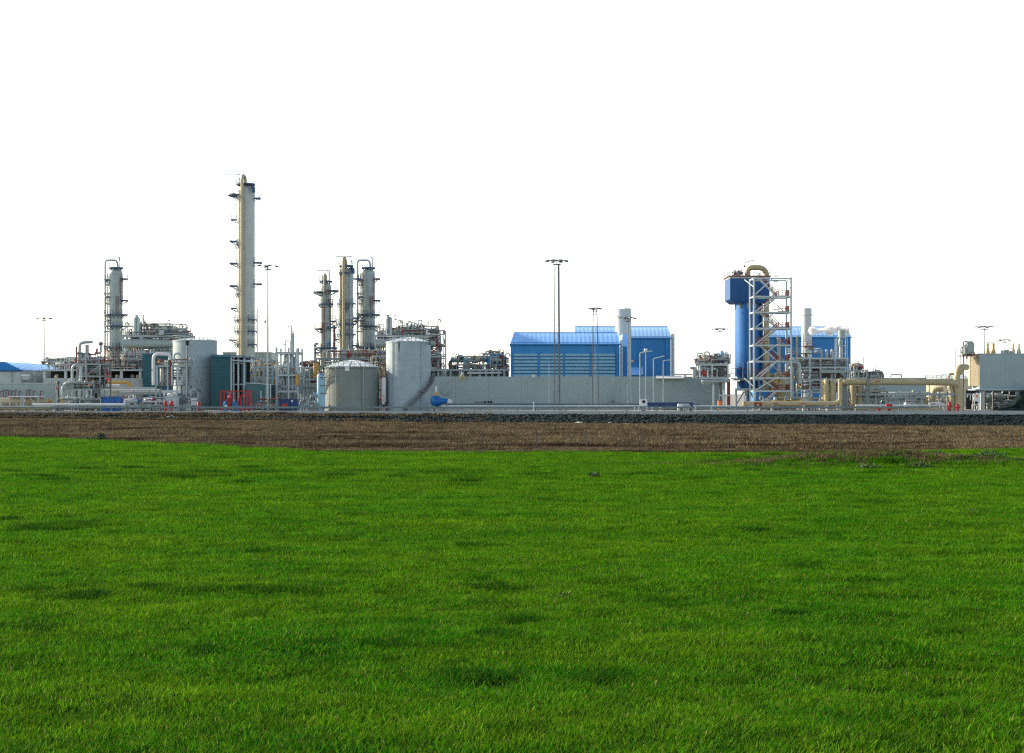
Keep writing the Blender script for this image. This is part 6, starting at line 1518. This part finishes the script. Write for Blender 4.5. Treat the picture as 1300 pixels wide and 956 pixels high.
for k in range(1300):                     # brown top of the mound
    x = rg.gauss(15,4.2); Y = 60.3+.1*(x-15)+rg.gauss(0,.9); pts.append((x,Y,zfield(x,Y)-.02,rg.uniform(.5,1.),rg.uniform(0,6.283),rg.random()*.6))
scatter('dry_grass', 'dry brown stubble on the fallow field', pts, [tuft('stubble_tuft',26,.3,.06,.2,.012,DM,50+k,.9) for k in range(4)])
for k in range(5000):                    # dry grass on the upper edge of the bank at left, thinning out to the middle
    u = rg.uniform(-150,620)
    if rg.random() < (u-250)/370: continue
    Y = TOE+(TOP-TOE-.5)*(1-.42*rg.random()**1.3) if rg.random() < .75 else TOE+rg.uniform(-.5,1.2); x = (u-650)*Y/FPX
    if rg.random() < .45+.8*noise.noise((x*.08,1,1)): BANKTOP.append((x,Y,zbank(x,Y)+.05,rg.uniform(1.6,3.2),rg.uniform(0,6.283),rg.random()*.5))
scatter('dry_grass', 'dry brown grass along the top of the bank', BANKTOP, [tuft('bank_tuft',26,.3,.06,.2,.03,DM,80+k,.9) for k in range(3)])
def rock(seed):
    g = random.Random(seed); mb = MB().rev((0,0,-.3),(0,0,1),[(0,.1),(.12,.42),(.34,.5),(.55,.36),(.66,.08)],7)
    mb.v = [(x*g.uniform(.7,1.3),y*g.uniform(.7,1.3),z*g.uniform(.7,1.2)) for x,y,z in mb.v]; me = bpy.data.meshes.new('stone'); me.from_pydata(mb.v,[],mb.f); me.materials.append(M['stone']); return bpy.data.objects.new('bank_stone', me)
pts = []
for k in range(9000):
    u = rg.uniform(-200,1500); Y = TOE+rg.random()*(TOP-TOE-.6); x = (u-650)*Y/FPX
    pts.append((x,Y,zbank(x,Y)+.02,rg.uniform(.2,.75)*rg.uniform(.5,1.3)*(1 if u < 900 else .6),rg.uniform(0,6.283),0.))
scatter('bank_stones', 'loose dark stones covering the bank', pts, [rock(k) for k in range(5)], 'gravel')

# ================================================================== LIGHT, SKY, CAMERA
SUN_EL, SUN_AZ = R(24), R(-68)          # low sun from the left, a little beyond the plant
w = bpy.data.worlds.new('World'); sc.world = w; w.use_nodes = True; N = w.node_tree.nodes; L = w.node_tree.links
bg = N['Background']; sky = N.new('ShaderNodeTexSky'); sky.sky_type = 'NISHITA'; sky.sun_disc = False
sky.sun_elevation = SUN_EL; sky.sun_rotation = SUN_AZ % (2*math.pi); sky.dust_density = 2.; sky.air_density = 1.; sky.ozone_density = .6
# bright veil of haze and thin cloud, thickest towards the horizon
tc = N.new('ShaderNodeTexCoord'); sp = N.new('ShaderNodeSeparateXYZ'); L.new(tc.outputs['Generated'], sp.inputs[0])
mr = N.new('ShaderNodeMapRange'); mr.inputs[1].default_value = .27; mr.inputs[2].default_value = .5; mr.inputs[3].default_value = VEIL0; mr.inputs[4].default_value = VEIL1; L.new(sp.outputs['Z'], mr.inputs[0])
vs = N.new('ShaderNodeVectorMath'); vs.operation = 'SCALE'; vs.inputs[0].default_value = (1,1.05,1.04); L.new(mr.outputs[0], vs.inputs['Scale'])
ad = N.new('ShaderNodeVectorMath'); ad.operation = 'ADD'; L.new(sky.outputs[0], ad.inputs[0]); L.new(vs.outputs[0], ad.inputs[1]); L.new(ad.outputs[0], bg.inputs['Color'])
bg.inputs['Strength'].default_value = SKY_STR
sl = bpy.data.lights.new('sun','SUN'); sl.energy = SUN_STR; sl.angle = R(.53); sl.color = (1,.87,.68)
so = bpy.data.objects.new('sun', sl); COL.objects.link(so)
d = Vector((math.sin(SUN_AZ)*math.cos(SUN_EL), math.cos(SUN_AZ)*math.cos(SUN_EL), math.sin(SUN_EL)))
so.rotation_euler = d.to_track_quat('Z','Y').to_euler(); so.location = (-200,100,150)
cam = bpy.data.cameras.new('camera'); co = bpy.data.objects.new('camera', cam); COL.objects.link(co); sc.camera = co
co.location = (0,0,EYE); co.rotation_euler = (R(90),0,0); cam.sensor_width = 36; cam.lens = FPX/1300*36; cam.shift_y = (HOR-478)/1300; cam.clip_start = .1; cam.clip_end = 20000
sc.view_settings.view_transform = 'Standard'; sc.view_settings.look = 'None'; sc.view_settings.exposure = EXPO; sc.view_settings.gamma = 1
sc.render.engine = 'CYCLES'; sc.cycles.use_denoising = False; sc.cycles.denoising_prefilter = 'ACCURATE'; sc.cycles.denoising_input_passes = 'RGB_ALBEDO_NORMAL'; sc.cycles.use_adaptive_sampling = False; sc.cycles.max_bounces = 6; sc.cycles.volume_bounces = 4; sc.cycles.volume_step_rate = 2; sc.cycles.filter_width = 1.2
sc.render.resolution_x, sc.render.resolution_y = 1024, 753
